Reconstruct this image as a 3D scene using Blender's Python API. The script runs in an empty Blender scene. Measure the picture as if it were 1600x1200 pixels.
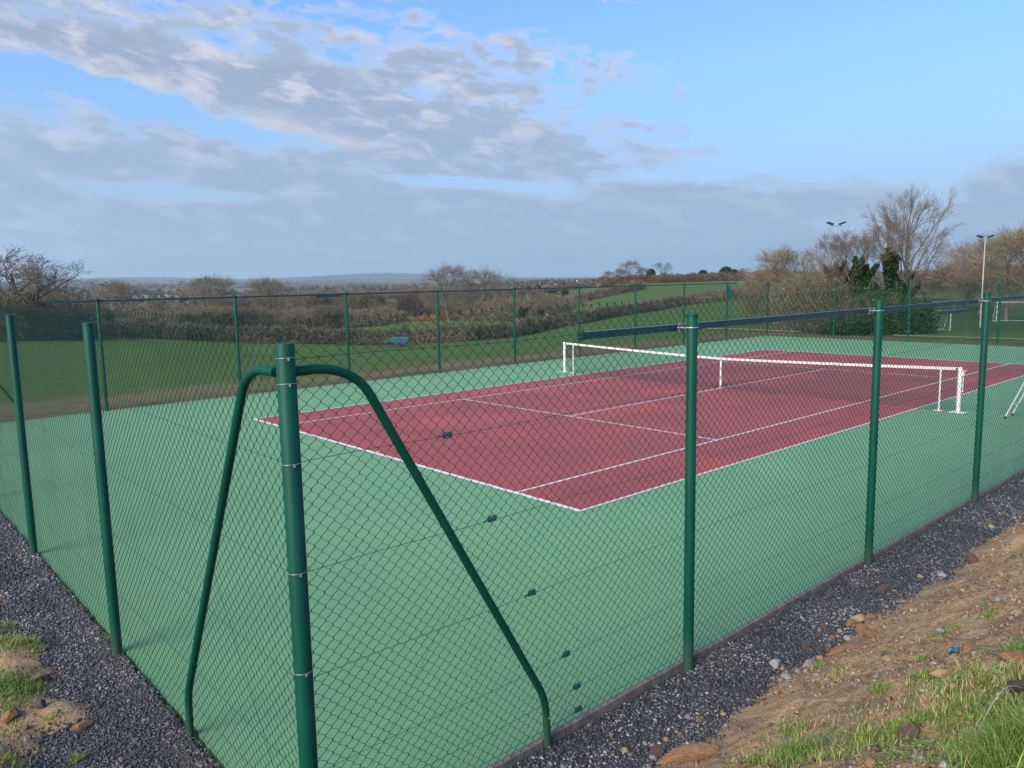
import bpy, math, random
import numpy as np
from mathutils import Matrix, Vector
C = bpy.context.scene.collection
R = math.radians
rng = np.random.default_rng(7)
random.seed(7)

# ------------------------------------------------------------------ camera
CAM = np.array([-7.7326, -7.3130, 3.2365]); PITCH, YAW, ROLL, FPX = -0.13138, 0.84321, -0.018952, 1211.7
_f = np.array([math.cos(PITCH)*math.cos(YAW), math.cos(PITCH)*math.sin(YAW), math.sin(PITCH)])
_r0 = np.array([math.sin(YAW), -math.cos(YAW), 0]); _u0 = np.cross(_r0, _f)
_r = math.cos(ROLL)*_r0 + math.sin(ROLL)*_u0; _u = -math.sin(ROLL)*_r0 + math.cos(ROLL)*_u0
cd = bpy.data.cameras.new('camera'); cam = bpy.data.objects.new('camera', cd); C.objects.link(cam)
cd.sensor_width = 36; cd.lens = FPX/1600*36; cd.clip_start = 0.05; cd.clip_end = 40000
M = Matrix(((_r[0], _u[0], -_f[0], CAM[0]), (_r[1], _u[1], -_f[1], CAM[1]), (_r[2], _u[2], -_f[2], CAM[2]), (0, 0, 0, 1)))
cam.matrix_world = M
bpy.context.scene.camera = cam

def ray(px, py):
    return _f + _r*((px-800)/FPX) - _u*((py-600)/FPX)
def at(px, py, D):
    d = ray(px, py); return CAM + d*(D/math.hypot(d[0], d[1]))

# ------------------------------------------------------------------ noise
def _hash(ix, iy, seed):
    h = (ix.astype(np.int64)*374761393 + iy.astype(np.int64)*668265263 + seed*974711) & 0x7fffffff
    h = ((h ^ (h >> 13))*1274126177) & 0x7fffffff
    return ((h ^ (h >> 16)) & 0xffff)/65535.0
def vnoise(x, y, seed=0):
    x = np.asarray(x, float); y = np.asarray(y, float)
    ix = np.floor(x); iy = np.floor(y); fx = x-ix; fy = y-iy
    fx = fx*fx*(3-2*fx); fy = fy*fy*(3-2*fy); ix = ix.astype(np.int64); iy = iy.astype(np.int64)
    a = _hash(ix, iy, seed); b = _hash(ix+1, iy, seed); c = _hash(ix, iy+1, seed); d = _hash(ix+1, iy+1, seed)
    return (a*(1-fx)+b*fx)*(1-fy)+(c*(1-fx)+d*fx)*fy
def fbm(x, y, seed=0, o=4):
    s = 0; a = .5; t = 0
    for k in range(o):
        s = s+a*vnoise(np.asarray(x)*2**k, np.asarray(y)*2**k, seed+k*17); t += a; a *= .5
    return s/t
def softplus(t, k=.12):
    return k*np.logaddexp(0, np.asarray(t)/k)
def sstep(a, b, t):
    t = np.clip((np.asarray(t, float)-a)/(b-a), 0, 1); return t*t*(3-2*t)

# ------------------------------------------------------------------ mesh helpers
def mesh_np(name, V, F, mat=None, smooth=False, parent=None, attr=None):
    """V (n,3) ; F (m,k) int, all faces of k corners"""
    V = np.ascontiguousarray(V, np.float32); F = np.ascontiguousarray(F, np.int32)
    me = bpy.data.meshes.new(name)
    me.vertices.add(len(V)); me.vertices.foreach_set('co', V.ravel())
    m, k = F.shape
    me.loops.add(m*k); me.loops.foreach_set('vertex_index', F.ravel())
    me.polygons.add(m); me.polygons.foreach_set('loop_start', np.arange(0, m*k, k, dtype=np.int32))
    if smooth: me.polygons.foreach_set('use_smooth', np.ones(m, bool))
    me.update(calc_edges=True)
    if attr:
        for an, av in attr.items():
            if av.ndim == 1:
                a = me.attributes.new(an, 'FLOAT', 'POINT'); a.data.foreach_set('value', av.astype(np.float32))
            else:
                a = me.attributes.new(an, 'FLOAT_COLOR', 'POINT')
                a.data.foreach_set('color', np.c_[av, np.ones(len(av))].astype(np.float32).ravel())
    if mat: me.materials.append(mat)
    o = bpy.data.objects.new(name, me); C.objects.link(o)
    if parent is not None: o.parent = parent
    return o
class MB:
    def __init__(s): s.v = []; s.f = []; s.sm = []
    def quad(s, pts, smooth=False):
        b = len(s.v); s.v += [tuple(p) for p in pts]; s.f.append(tuple(range(b, b+len(pts)))); s.sm.append(smooth)
    def box(s, c, sz, M3=None, bev=0):
        c = np.array(c, float); h = np.array(sz, float)/2
        if bev:
            b = min(bev, *(h*.9))
            # chamfered box: 24 verts
            pts = {}
            base = len(s.v)
            idx = 0
            for sx in (-1, 1):
                for sy in (-1, 1):
                    for sz_ in (-1, 1):
                        sg = np.array([sx, sy, sz_])
                        for ax in range(3):
                            p = sg*(h-b); p[ax] = sg[ax]*h[ax]
                            q = p if M3 is None else M3@p
                            s.v.append(tuple(c+q)); pts[(sx, sy, sz_, ax)] = base+idx; idx += 1
            def F(l, want):
                P = [np.array(s.v[i]) for i in l]; n = np.cross(P[1]-P[0], P[2]-P[0])
                w = want if M3 is None else M3@want
                if n@w < 0: l = l[::-1]
                s.f.append(tuple(l)); s.sm.append(False)
            cyc = [(-1, -1), (1, -1), (1, 1), (-1, 1)]
            for ax in range(3):
                a1, a2 = [a for a in range(3) if a != ax]
                for sg in (-1, 1):
                    l = []
                    for (p, q) in cyc:
                        t = [0, 0, 0]; t[ax] = sg; t[a1] = p; t[a2] = q; l.append(pts[(*t, ax)])
                    w = np.zeros(3); w[ax] = sg; F(l, w)
                for p in (-1, 1):
                    for q in (-1, 1):
                        t1 = [0, 0, 0]; t1[a1] = p; t1[a2] = q; t2 = list(t1); t1[ax] = -1; t2[ax] = 1
                        w = np.zeros(3); w[a1] = p; w[a2] = q
                        F([pts[(*t1, a1)], pts[(*t2, a1)], pts[(*t2, a2)], pts[(*t1, a2)]], w)
            for sx in (-1, 1):
                for sy in (-1, 1):
                    for sz_ in (-1, 1):
                        F([pts[(sx, sy, sz_, a)] for a in range(3)], np.array([sx, sy, sz_], float))
            return
        P = []
        for dx in (-1, 1):
            for dy in (-1, 1):
                for dz in (-1, 1):
                    q = np.array([dx, dy, dz])*h
                    if M3 is not None: q = M3@q
                    P.append(c+q)
        for l in ((0, 1, 3, 2), (4, 6, 7, 5), (0, 4, 5, 1), (2, 3, 7, 6), (0, 2, 6, 4), (1, 5, 7, 3)):
            s.quad([P[i] for i in l])
    def tube(s, pts, r, n=12, cap=True, smooth=True):
        pts = [np.array(p, float) for p in pts]; m = len(pts)
        rr = [r]*m if np.isscalar(r) else list(r)
        T = []
        for i in range(m):
            a = pts[max(i-1, 0)]; b = pts[min(i+1, m-1)]; t = b-a; T.append(t/np.linalg.norm(t))
        up = np.array([0, 0, 1.]) if abs(T[0][2]) < .9 else np.array([1., 0, 0])
        x = np.cross(T[0], up); x /= np.linalg.norm(x)
        rings = []
        for i in range(m):
            x = x-T[i]*(x@T[i]); x /= np.linalg.norm(x); y = np.cross(T[i], x)
            b = len(s.v)
            for k in range(n):
                a = 2*math.pi*k/n; s.v.append(tuple(pts[i]+rr[i]*(math.cos(a)*x+math.sin(a)*y)))
            rings.append(b)
        for i in range(m-1):
            for k in range(n):
                k2 = (k+1) % n
                s.f.append((rings[i]+k, rings[i]+k2, rings[i+1]+k2, rings[i+1]+k)); s.sm.append(smooth)
        if cap:
            for i, rev in ((0, True), (m-1, False)):
                b = len(s.v); s.v += [s.v[rings[i]+k] for k in range(n)]
                l = list(range(b, b+n)); s.f.append(tuple(l[::-1] if rev else l)); s.sm.append(False)
    def build(s, name, mat, parent=None):
        me = bpy.data.meshes.new(name); me.from_pydata(s.v, [], s.f)
        me.polygons.foreach_set('use_smooth', s.sm); me.update()
        if mat: me.materials.append(mat)
        o = bpy.data.objects.new(name, me); C.objects.link(o)
        if parent is not None: o.parent = parent
        return o
def empty(name, loc=(0, 0, 0), rz=0):
    o = bpy.data.objects.new(name, None); C.objects.link(o); o.location = loc; o.rotation_euler = (0, 0, rz)
    o.empty_display_size = .2
    return o
def tag(o, label=None, cat=None, group=None, kind=None):
    if label: o['label'] = label
    if cat: o['category'] = cat
    if group: o['group'] = group
    if kind: o['kind'] = kind
    return o
def copy_tree(o, parent=None):
    c = o.copy(); C.objects.link(c); c.parent = parent
    for ch in list(o.children): copy_tree(ch, c)
    return c
def segs(P0, P1, R0, R1, n=3):
    """loose tapered prisms, vectorised"""
    P0 = np.asarray(P0, float); P1 = np.asarray(P1, float); R0 = np.asarray(R0, float); R1 = np.asarray(R1, float)
    T = P1-P0; L = np.linalg.norm(T, axis=1, keepdims=True)+1e-9; T = T/L
    P1 = P1+T*(R1[:, None]*.5); P0 = P0-T*(R0[:, None]*.3)
    up = np.where(np.abs(T[:, 2:3]) < .9, [[0, 0, 1.]], [[1., 0, 0]])
    X = np.cross(T, up); X /= np.linalg.norm(X, axis=1, keepdims=True); Y = np.cross(T, X)
    m = len(P0); a = 2*np.pi*np.arange(n)/n
    ring = np.cos(a)[None, :, None]*X[:, None, :]+np.sin(a)[None, :, None]*Y[:, None, :]
    V = np.concatenate([P0[:, None]+ring*R0[:, None, None], P1[:, None]+ring*R1[:, None, None]], 1).reshape(-1, 3)
    k = np.arange(n); k2 = (k+1) % n
    F = np.stack([k, k2, n+k2, n+k], 1)[None]+(np.arange(m)*2*n)[:, None, None]
    return V, F.reshape(-1, 4)
def join(parts):
    Vs, Fs, o = [], [], 0
    for V, F in parts:
        Vs.append(V); Fs.append(F+o); o += len(V)
    return np.concatenate(Vs), np.concatenate(Fs)

# ------------------------------------------------------------------ materials
class NT:
    def __init__(s, t): s.t = t
    def n(s, typ, **kw):
        x = s.t.nodes.new(typ)
        for k, v in kw.items():
            if k.startswith('_'): setattr(x, k[1:], v)
        return x
    def l(s, a, b): s.t.links.new(a, b)
    def math(s, op, a, b=None, c=None, clamp=False):
        x = s.t.nodes.new('ShaderNodeMath'); x.operation = op; x.use_clamp = clamp
        for i, v in enumerate((a, b, c)):
            if v is None: continue
            if isinstance(v, (int, float)): x.inputs[i].default_value = v
            else: s.t.links.new(v, x.inputs[i])
        return x.outputs[0]
    def ramp(s, fac, stops, interp='LINEAR'):
        x = s.t.nodes.new('ShaderNodeValToRGB'); cr = x.color_ramp; cr.interpolation = interp
        while len(cr.elements) < len(stops): cr.elements.new(.5)
        for e, (p, c) in zip(cr.elements, stops):
            e.position = p; e.color = (*c, 1) if len(c) == 3 else c
        s.t.links.new(fac, x.inputs[0]); return x.outputs[0]
    def mix(s, fac, a, b, blend='MIX'):
        x = s.t.nodes.new('ShaderNodeMix'); x.data_type = 'RGBA'; x.blend_type = blend; x.clamp_factor = True
        for i, v in ((0, fac), (6, a), (7, b)):
            if isinstance(v, (int, float)): x.inputs[i].default_value = v
            elif isinstance(v, tuple): x.inputs[i].default_value = (*v, 1)
            else: s.t.links.new(v, x.inputs[i])
        return x.outputs[2]
    def noise(s, scale, detail=3, rough=.5, vec=None, out='Fac', dist=0):
        x = s.t.nodes.new('ShaderNodeTexNoise'); x.inputs['Scale'].default_value = scale
        x.inputs['Detail'].default_value = detail; x.inputs['Roughness'].default_value = rough
        x.inputs['Distortion'].default_value = dist
        if vec is not None: s.t.links.new(vec, x.inputs['Vector'])
        return x.outputs[out]
    def vor(s, scale, vec=None, out='Color', feature='F1'):
        x = s.t.nodes.new('ShaderNodeTexVoronoi'); x.inputs['Scale'].default_value = scale; x.feature = feature
        if vec is not None: s.t.links.new(vec, x.inputs['Vector'])
        return x.outputs[out]
    def pos(s): return s.t.nodes.new('ShaderNodeNewGeometry').outputs['Position']
    def obj(s): return s.t.nodes.new('ShaderNodeTexCoord').outputs['Object']
    def attr(s, name, out='Fac'):
        x = s.t.nodes.new('ShaderNodeAttribute'); x.attribute_name = name; return x.outputs[out]
    def scale(s, vec, sc):
        x = s.t.nodes.new('ShaderNodeVectorMath'); x.operation = 'MULTIPLY'; s.t.links.new(vec, x.inputs[0]); x.inputs[1].default_value = sc
        return x.outputs[0]
    def bump(s, h, strength=.3, dist=.01, normal=None):
        x = s.t.nodes.new('ShaderNodeBump'); x.inputs['Strength'].default_value = strength; x.inputs['Distance'].default_value = dist
        s.t.links.new(h, x.inputs['Height'])
        if normal is not None: s.t.links.new(normal, x.inputs['Normal'])
        return x.outputs[0]
def material(name, build=None, col=(.5, .5, .5), rough=.6, metal=0, spec=.5):
    m = bpy.data.materials.new(name); m.use_nodes = True; nt = NT(m.node_tree)
    b = m.node_tree.nodes['Principled BSDF']
    b.inputs['Base Color'].default_value = (*col, 1); b.inputs['Roughness'].default_value = rough
    b.inputs['Metallic'].default_value = metal; b.inputs['Specular IOR Level'].default_value = spec
    if build: build(nt, b)
    return m
def speck(c1, c2, scale=8, rough=.6, bump=.1, bd=.003, spec=.5, metal=0, detail=4, rv=.12):
    def f(nt, b):
        v = nt.pos(); n = nt.noise(scale, detail, .6, v)
        nt.l(nt.ramp(n, [(.32, c1), (.68, c2)]), b.inputs['Base Color'])
        nt.l(nt.math('MULTIPLY_ADD', n, rv*2, rough-rv), b.inputs['Roughness'])
        if bump: nt.l(nt.bump(nt.noise(scale*6, 3, .6, v), bump, bd), b.inputs['Normal'])
        b.inputs['Specular IOR Level'].default_value = spec; b.inputs['Metallic'].default_value = metal
    return f
MAT = {}
# powder coated green steel
def _post(nt, b):
    v = nt.pos(); n = nt.noise(1.7, 4, .6, v); n2 = nt.noise(60, 2, .5, nt.scale(v, (1, 1, .25)))
    c = nt.ramp(n, [(.3, (.0008, .048, .030)), (.7, (.0018, .066, .041))])
    scuff = nt.ramp(nt.math('MULTIPLY', n2, nt.noise(4, 3, .6, v)), [(.36, (0, 0, 0)), (.46, (1, 1, 1))])
    x = nt.n('ShaderNodeSeparateXYZ'); nt.l(v, x.inputs[0])
    dust = nt.math('MULTIPLY', nt.math('SUBTRACT', 1, nt.math('MULTIPLY', x.outputs[2], 3.2), clamp=True), nt.noise(25, 4, .7, v), clamp=True)
    c = nt.mix(nt.math('MULTIPLY', scuff, .12), c, (.12, .2, .17))
    c = nt.mix(nt.math('MULTIPLY', dust, .45), c, (.14, .13, .1))
    nt.l(c, b.inputs['Base Color'])
    nt.l(nt.math('MULTIPLY_ADD', n2, .16, .42), b.inputs['Roughness']); b.inputs['Specular IOR Level'].default_value = .16
    nt.l(nt.bump(nt.noise(300, 2, .5, v), .04, .0006), b.inputs['Normal'])
MAT['post'] = material('green_powder_coat', _post)
MAT['wire'] = material('green_pvc_wire', speck((.001, .038, .025), (.002, .058, .038), 3, .5, 0, spec=.25))
MAT['rail'] = material('dark_green_rail', speck((.004, .035, .055), (.008, .055, .085), 2, .25, .05))
MAT['galv'] = material('galvanised_wire', speck((.35, .37, .38), (.6, .62, .62), 40, .35, .1, metal=.6))
MAT['tension'] = material('teal_tensioner', speck((.008, .055, .052), (.03, .12, .11), 60, .4, .1))
MAT['clamp'] = material('dark_clamp', speck((.004, .03, .03), (.01, .06, .055), 30, .3, .1))
MAT['white'] = material('white_painted_steel', speck((.52, .53, .53), (.68, .69, .68), 6, .4, .05))
MAT['mast'] = material('weathered_galvanised', speck((.3, .31, .31), (.45, .46, .46), 6, .6, .05))
MAT['tape'] = material('white_net_tape', speck((.5, .5, .49), (.64, .64, .62), 14, .75, .3, .002))
MAT['net'] = material('black_net_cord', speck((.012, .013, .018), (.03, .032, .04), 20, .7, 0))
def _green(nt, b):
    v = nt.pos(); n = nt.noise(.35, 6, .65, v, dist=.5); f = nt.noise(170, 2, .7, v); m = nt.noise(6, 5, .65, v)
    c = nt.ramp(n, [(.3, (.112, .268, .118)), (.7, (.138, .305, .136))])
    c = nt.mix(nt.math('MULTIPLY', nt.math('SUBTRACT', m, .35, clamp=True), .5), c, (.085, .215, .10))
    c = nt.mix(nt.ramp(f, [(.35, (.55, .55, .55)), (.5, (0, 0, 0))]), c, (.07, .19, .105))
    c = nt.mix(nt.ramp(f, [(.56, (0, 0, 0)), (.7, (.35, .35, .35))]), c, (.34, .52, .4))
    nt.l(c, b.inputs['Base Color']); b.inputs['Roughness'].default_value = .62; b.inputs['Specular IOR Level'].default_value = .45
    nt.l(nt.bump(nt.noise(240, 3, .7, v), .5, .002), b.inputs['Normal'])
MAT['green'] = material('green_acrylic_court', _green)
def _red(nt, b):
    v = nt.pos(); n = nt.noise(.45, 5, .6, v, dist=.6); f = nt.noise(170, 2, .7, v)
    c = nt.ramp(n, [(.35, (.245, .048, .042)), (.52, (.285, .054, .043)), (.68, (.38, .070, .042))])
    c = nt.mix(nt.ramp(f, [(.35, (.5, .5, .5)), (.5, (0, 0, 0))]), c, (.13, .024, .032))
    c = nt.mix(nt.ramp(f, [(.56, (0, 0, 0)), (.7, (.3, .3, .3))]), c, (.46, .2, .2))
    nt.l(c, b.inputs['Base Color']); b.inputs['Roughness'].default_value = .62; b.inputs['Specular IOR Level'].default_value = .45
    nt.l(nt.bump(nt.noise(240, 3, .7, v), .5, .002), b.inputs['Normal'])
MAT['red'] = material('red_acrylic_court', _red)
MAT['line'] = material('white_line_paint', speck((.52, .54, .53), (.68, .69, .68), 12, .6, .3, .002))
MAT['kerb'] = material('concrete_kerb', speck((.10, .095, .085), (.21, .195, .175), 14, .85, .7, .006))
def _chip(nt, b):
    t = nt.attr('tone'); v = nt.pos()
    c = nt.ramp(t, [(0, (.008, .010, .013)), (.5, (.031, .037, .044)), (.78, (.10, .11, .12)), (.955, (.22, .23, .24)), (.97, (.26, .15, .07)), (1, (.42, .41, .39))])
    c = nt.mix(.35, c, nt.ramp(nt.noise(90, 3, .6, v), [(.3, (.01, .012, .016)), (.7, (.10, .107, .116))]))
    nt.l(c, b.inputs['Base Color']); b.inputs['Roughness'].default_value = .62
    nt.l(nt.bump(nt.noise(300, 3, .6, v), .4, .002), b.inputs['Normal'])
MAT['chip'] = material('slate_chippings', _chip)
def _gravel(nt, b):
    v = nt.pos(); s = nt.scale(v, (1, 1, .5)); vc = nt.vor(55, s); sp = nt.n('ShaderNodeSeparateColor'); nt.l(vc, sp.inputs[0])
    c = nt.ramp(sp.outputs[0], [(0, (.008, .009, .012)), (.6, (.022, .026, .032)), (.9, (.07, .075, .08)), (1, (.28, .27, .25))])
    c = nt.mix(nt.ramp(nt.noise(1.5, 4, .6, v), [(.45, (0, 0, 0)), (.75, (.5, .5, .5))]), c, (.10, .085, .065))
    nt.l(c, b.inputs['Base Color']); b.inputs['Roughness'].default_value = .8
    d = nt.vor(55, s, 'Distance'); nt.l(nt.bump(d, 1, .02), b.inputs['Normal'])
MAT['gravel'] = material('gravel_bed', _gravel)
def _dirt(nt, b):
    v = nt.pos(); n = nt.noise(1.3, 6, .65, v); n2 = nt.noise(9, 6, .7, v); n3 = nt.noise(70, 3, .6, v)
    c = nt.ramp(n, [(.30, (.12, .080, .048)), (.45, (.21, .138, .078)), (.58, (.33, .215, .112)), (.72, (.26, .20, .13))])
    c = nt.mix(nt.ramp(n2, [(.4, (0, 0, 0)), (.65, (.75, .75, .75))]), c, (.35, .265, .165))
    c = nt.mix(nt.ramp(nt.noise(2.3, 5, .7, nt.scale(v, (1, 1, 1.3))), [(.58, (0, 0, 0)), (.68, (.8, .8, .8))]), c, (.18, .18, .175))
    c = nt.mix(nt.ramp(n3, [(.3, (.7, .7, .7)), (.46, (0, 0, 0))]), c, (.05, .032, .02))
    c = nt.mix(nt.ramp(n3, [(.6, (0, 0, 0)), (.72, (.5, .5, .5))]), c, (.36, .27, .17))
    nt.l(c, b.inputs['Base Color']); b.inputs['Roughness'].default_value = .9; b.inputs['Specular IOR Level'].default_value = .25
    h = nt.math('ADD', nt.math('MULTIPLY', n2, 1.4), nt.math('MULTIPLY', n3, .35))
    nt.l(nt.bump(h, .9, .05), b.inputs['Normal'])
MAT['dirt'] = material('clay_soil', _dirt)
def _stone(nt, b):
    t = nt.attr('tone'); v = nt.pos(); n = nt.noise(22, 5, .65, v)
    c = nt.ramp(t, [(0, (.09, .055, .035)), (.3, (.2, .115, .06)), (.6, (.31, .19, .1)), (.8, (.24, .2, .155)), (.9, (.16, .165, .17)), (1, (.42, .38, .31))])
    c = nt.mix(nt.ramp(n, [(.35, (.6, .6, .6)), (.6, (0, 0, 0))]), c, (.09, .05, .028))
    nt.l(c, b.inputs['Base Color']); b.inputs['Roughness'].default_value = .85
    nt.l(nt.bump(n, .7, .01), b.inputs['Normal'])
MAT['stone'] = material('loose_stones', _stone)
def rockmat(name, c1, c2, c3):
    def f(nt, b):
        v = nt.obj(); n = nt.noise(9, 6, .7, v); n2 = nt.noise(40, 4, .6, v)
        c = nt.ramp(n, [(.3, c1), (.5, c2), (.7, c3)])
        c = nt.mix(nt.ramp(n2, [(.35, (.6, .6, .6)), (.5, (0, 0, 0))]), c, c1)
        nt.l(c, b.inputs['Base Color']); b.inputs['Roughness'].default_value = .85
        nt.l(nt.bump(nt.math('ADD', n, nt.math('MULTIPLY', n2, .4)), .8, .015), b.inputs['Normal'])
    return material(name, f)
MAT['rock_o'] = rockmat('ochre_rock', (.10, .05, .025), (.24, .13, .06), (.36, .22, .11))
MAT['rock_y'] = rockmat('yellow_rock', (.16, .10, .05), (.36, .25, .13), (.48, .36, .2))
MAT['rock_g'] = rockmat('grey_rock', (.14, .14, .14), (.28, .28, .28), (.45, .44, .42))
MAT['rock_d'] = rockmat('dark_rock', (.05, .03, .025), (.10, .06, .045), (.16, .10, .07))
def _blade(nt, b):
    t = nt.attr('tone')
    c = nt.ramp(t, [(0, (.05, .11, .015)), (.45, (.12, .215, .032)), (.72, (.18, .27, .055)), (.80, (.33, .27, .12)), (1, (.45, .37, .2))])
    nt.l(c, b.inputs['Base Color']); b.inputs['Roughness'].default_value = .55; b.inputs['Specular IOR Level'].default_value = .3
MAT['blade'] = material('grass_blades', _blade)
def _bark(c1, c2):
    return speck(c1, c2, 1.5, .85, .5, .03, spec=.2)
MAT['bark'] = material('grey_brown_bark', _bark((.10, .08, .058), (.2, .165, .12)))
MAT['twig'] = material('brown_twigs', _bark((.125, .10, .078), (.235, .195, .15)))
MAT['twig2'] = material('olive_twigs', _bark((.135, .115, .07), (.25, .21, .13)))
MAT['twigd'] = material('dark_twigs', _bark((.05, .042, .034), (.10, .082, .062)))
MAT['ivy'] = material('ivy_leaves', lambda nt, b: (nt.l(nt.ramp(nt.attr('tone'), [(0, (.010, .026, .008)), (.6, (.028, .06, .016)), (1, (.06, .105, .03))]), b.inputs['Base Color']), setattr(b.inputs['Roughness'], 'default_value', .7), setattr(b.inputs['Specular IOR Level'], 'default_value', .15)))
MAT['hedge'] = material('hedge_twigs', lambda nt, b: (nt.l(nt.ramp(nt.attr('tone'), [(0, (.06, .05, .035)), (.5, (.14, .115, .078)), (.8, (.23, .185, .125)), (1, (.11, .12, .045))]), b.inputs['Base Color']), setattr(b.inputs['Roughness'], 'default_value', .9)))
MAT['hedger'] = material('russet_hedge_twigs', lambda nt, b: (nt.l(nt.ramp(nt.attr('tone'), [(0, (.07, .04, .025)), (.5, (.14, .085, .05)), (1, (.19, .14, .08))]), b.inputs['Base Color']), setattr(b.inputs['Roughness'], 'default_value', .9)))
MAT['bracken'] = material('bracken_fronds', lambda nt, b: (nt.l(nt.ramp(nt.attr('tone'), [(0, (.13, .06, .025)), (.5, (.27, .14, .06)), (1, (.33, .22, .11))]), b.inputs['Base Color']), setattr(b.inputs['Roughness'], 'default_value', .9)))
def _land(nt, b):
    v = nt.pos(); z = nt.attr('zone', 'Color'); n = nt.noise(.045, 5, .6, v); f = nt.noise(1.2, 6, .7, v)
    rows = nt.noise(1.1, 3, .6, nt.scale(v, (.05, 2.2, 1))); tuft = nt.noise(6, 4, .7, v)
    c = nt.mix(nt.ramp(n, [(.3, (.5, .5, .5)), (.7, (0, 0, 0))]), z, nt.mix(1, z, (.78, .74, .7), 'MULTIPLY'))
    c = nt.mix(nt.ramp(f, [(.38, (.6, .6, .6)), (.6, (0, 0, 0))]), c, nt.mix(1, c, (.6, .62, .55), 'MULTIPLY'))
    c = nt.mix(nt.ramp(rows, [(.4, (.4, .4, .4)), (.6, (0, 0, 0))]), c, nt.mix(1, c, (.72, .75, .7), 'MULTIPLY'))
    c = nt.mix(nt.ramp(tuft, [(.40, (.45, .45, .45)), (.56, (0, 0, 0))]), c, nt.mix(1, c, (.5, .55, .5), 'MULTIPLY'))
    nt.l(c, b.inputs['Base Color']); b.inputs['Roughness'].default_value = .95; b.inputs['Specular IOR Level'].default_value = .15
    nt.l(nt.bump(nt.noise(5, 5, .7, v), .7, .12), b.inputs['Normal'])
MAT['land'] = material('farmland', _land)

# ------------------------------------------------------------------ far terrain
COLS = [-400, 0, 200, 400, 600, 800, 1000, 1200, 1400, 1600, 2000]
DS = [50, 70, 110, 160, 230, 320, 450, 700, 1200, 2500, 5000, 9000]
TAB = [  # image row at which the ground lies, per column, at each distance
 [563, 545, 527, 512, 501, 491, 484, 471, 460, 450, 441, 440],
 [563, 546, 527, 512, 501, 491, 484, 471, 460, 450, 441, 440],
 [565, 548, 527, 514, 503, 492, 483, 469, 460, 450, 440, 433],
 [572, 555, 535, 520, 508, 493, 482, 470, 460, 450, 440, 436],
 [572, 556, 536, 516, 500, 481, 470, 462, 455, 447, 437, 426],
 [562, 545, 524, 505, 489, 468, 460, 452, 447, 443, 437, 434],
 [545, 524, 503, 484, 464, 442, 441, 439, 438, 437, 435, 433],
 [528, 503, 480, 461, 447, 437, 436, 434, 433, 432, 430, 428],
 [530, 519, 499, 478, 462, 450, 443, 436, 432, 429, 427, 426],
 [533, 520, 499, 478, 461, 449, 442, 434, 431, 427, 425, 424],
 [533, 520, 499, 478, 461, 449, 442, 434, 431, 427, 425, 424]]
_caz = []; _zt = []
for c, row in zip(COLS, TAB):
    d = ray(c, 480); _caz.append(math.atan2(d @ _r0, d @ np.array([math.cos(YAW), math.sin(YAW), 0])))
    _zt.append([at(c, p, D)[2] for p, D in zip(row, DS)])
_caz = np.array(_caz); _zt = np.array(_zt); _lD = np.log(DS)
def _interp(az, lD):
    az = np.clip(az, _caz[0], _caz[-1]-1e-6); lD = np.clip(lD, _lD[0], _lD[-1]-1e-6)
    i = np.searchsorted(_caz, az, 'right')-1; j = np.searchsorted(_lD, lD, 'right')-1
    fx = (az-_caz[i])/(_caz[i+1]-_caz[i]); fy = (lD-_lD[j])/(_lD[j+1]-_lD[j])
    fx = fx*fx*(3-2*fx)*.6+fx*.4
    a = _zt[i, j]*(1-fx)+_zt[i+1, j]*fx; b = _zt[i, j+1]*(1-fx)+_zt[i+1, j+1]*fx
    return a*(1-fy)+b*fy
def azD(x, y):
    dx = np.asarray(x)-CAM[0]; dy = np.asarray(y)-CAM[1]
    fw = dx*math.cos(YAW)+dy*math.sin(YAW); rt = dx*_r0[0]+dy*_r0[1]
    return np.arctan2(rt, fw), np.hypot(dx, dy)
X0, X1, Y0, Y1 = -5.99, 31.36, -3.60, 15.33     # fence lines
def land(x, y):
    az, D = azD(x, y)
    z = _interp(az, np.log(np.maximum(D, 1)))
    z = z+(fbm(np.asarray(x)/60, np.asarray(y)/60, 5)-.5)*np.clip(D/400, 0, 1)*4*np.clip(D/1500, .15, 2)
    out = np.maximum.reduce([X0-np.asarray(x), np.asarray(x)-X1, Y0-np.asarray(y), np.asarray(y)-Y1, np.zeros_like(np.asarray(x, float))])
    w = sstep(2.0, 30, out)
    return -0.10*(1-w)+z*w
def hit(px, py, lo=30, hi=12000):
    d = ray(px, py); d = d/math.hypot(d[0], d[1]); prev = lo
    for D in np.exp(np.linspace(math.log(lo), math.log(hi), 500)):
        p = CAM+d*D
        if float(land(p[0], p[1])) > p[2]:
            a, b = prev, D
            for _ in range(20):
                m = (a+b)/2; q = CAM+d*m
                if float(land(q[0], q[1])) > q[2]: b = m
                else: a = m
            q = CAM+d*b; return np.array([q[0], q[1], float(land(q[0], q[1]))])
        prev = D
    q = CAM+d*hi; return np.array([q[0], q[1], float(land(q[0], q[1]))])
def ground(px, D):
    d = ray(px, 450); d = d/math.hypot(d[0], d[1]); p = CAM+d*D
    return np.array([p[0], p[1], float(land(p[0], p[1]))])

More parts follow.
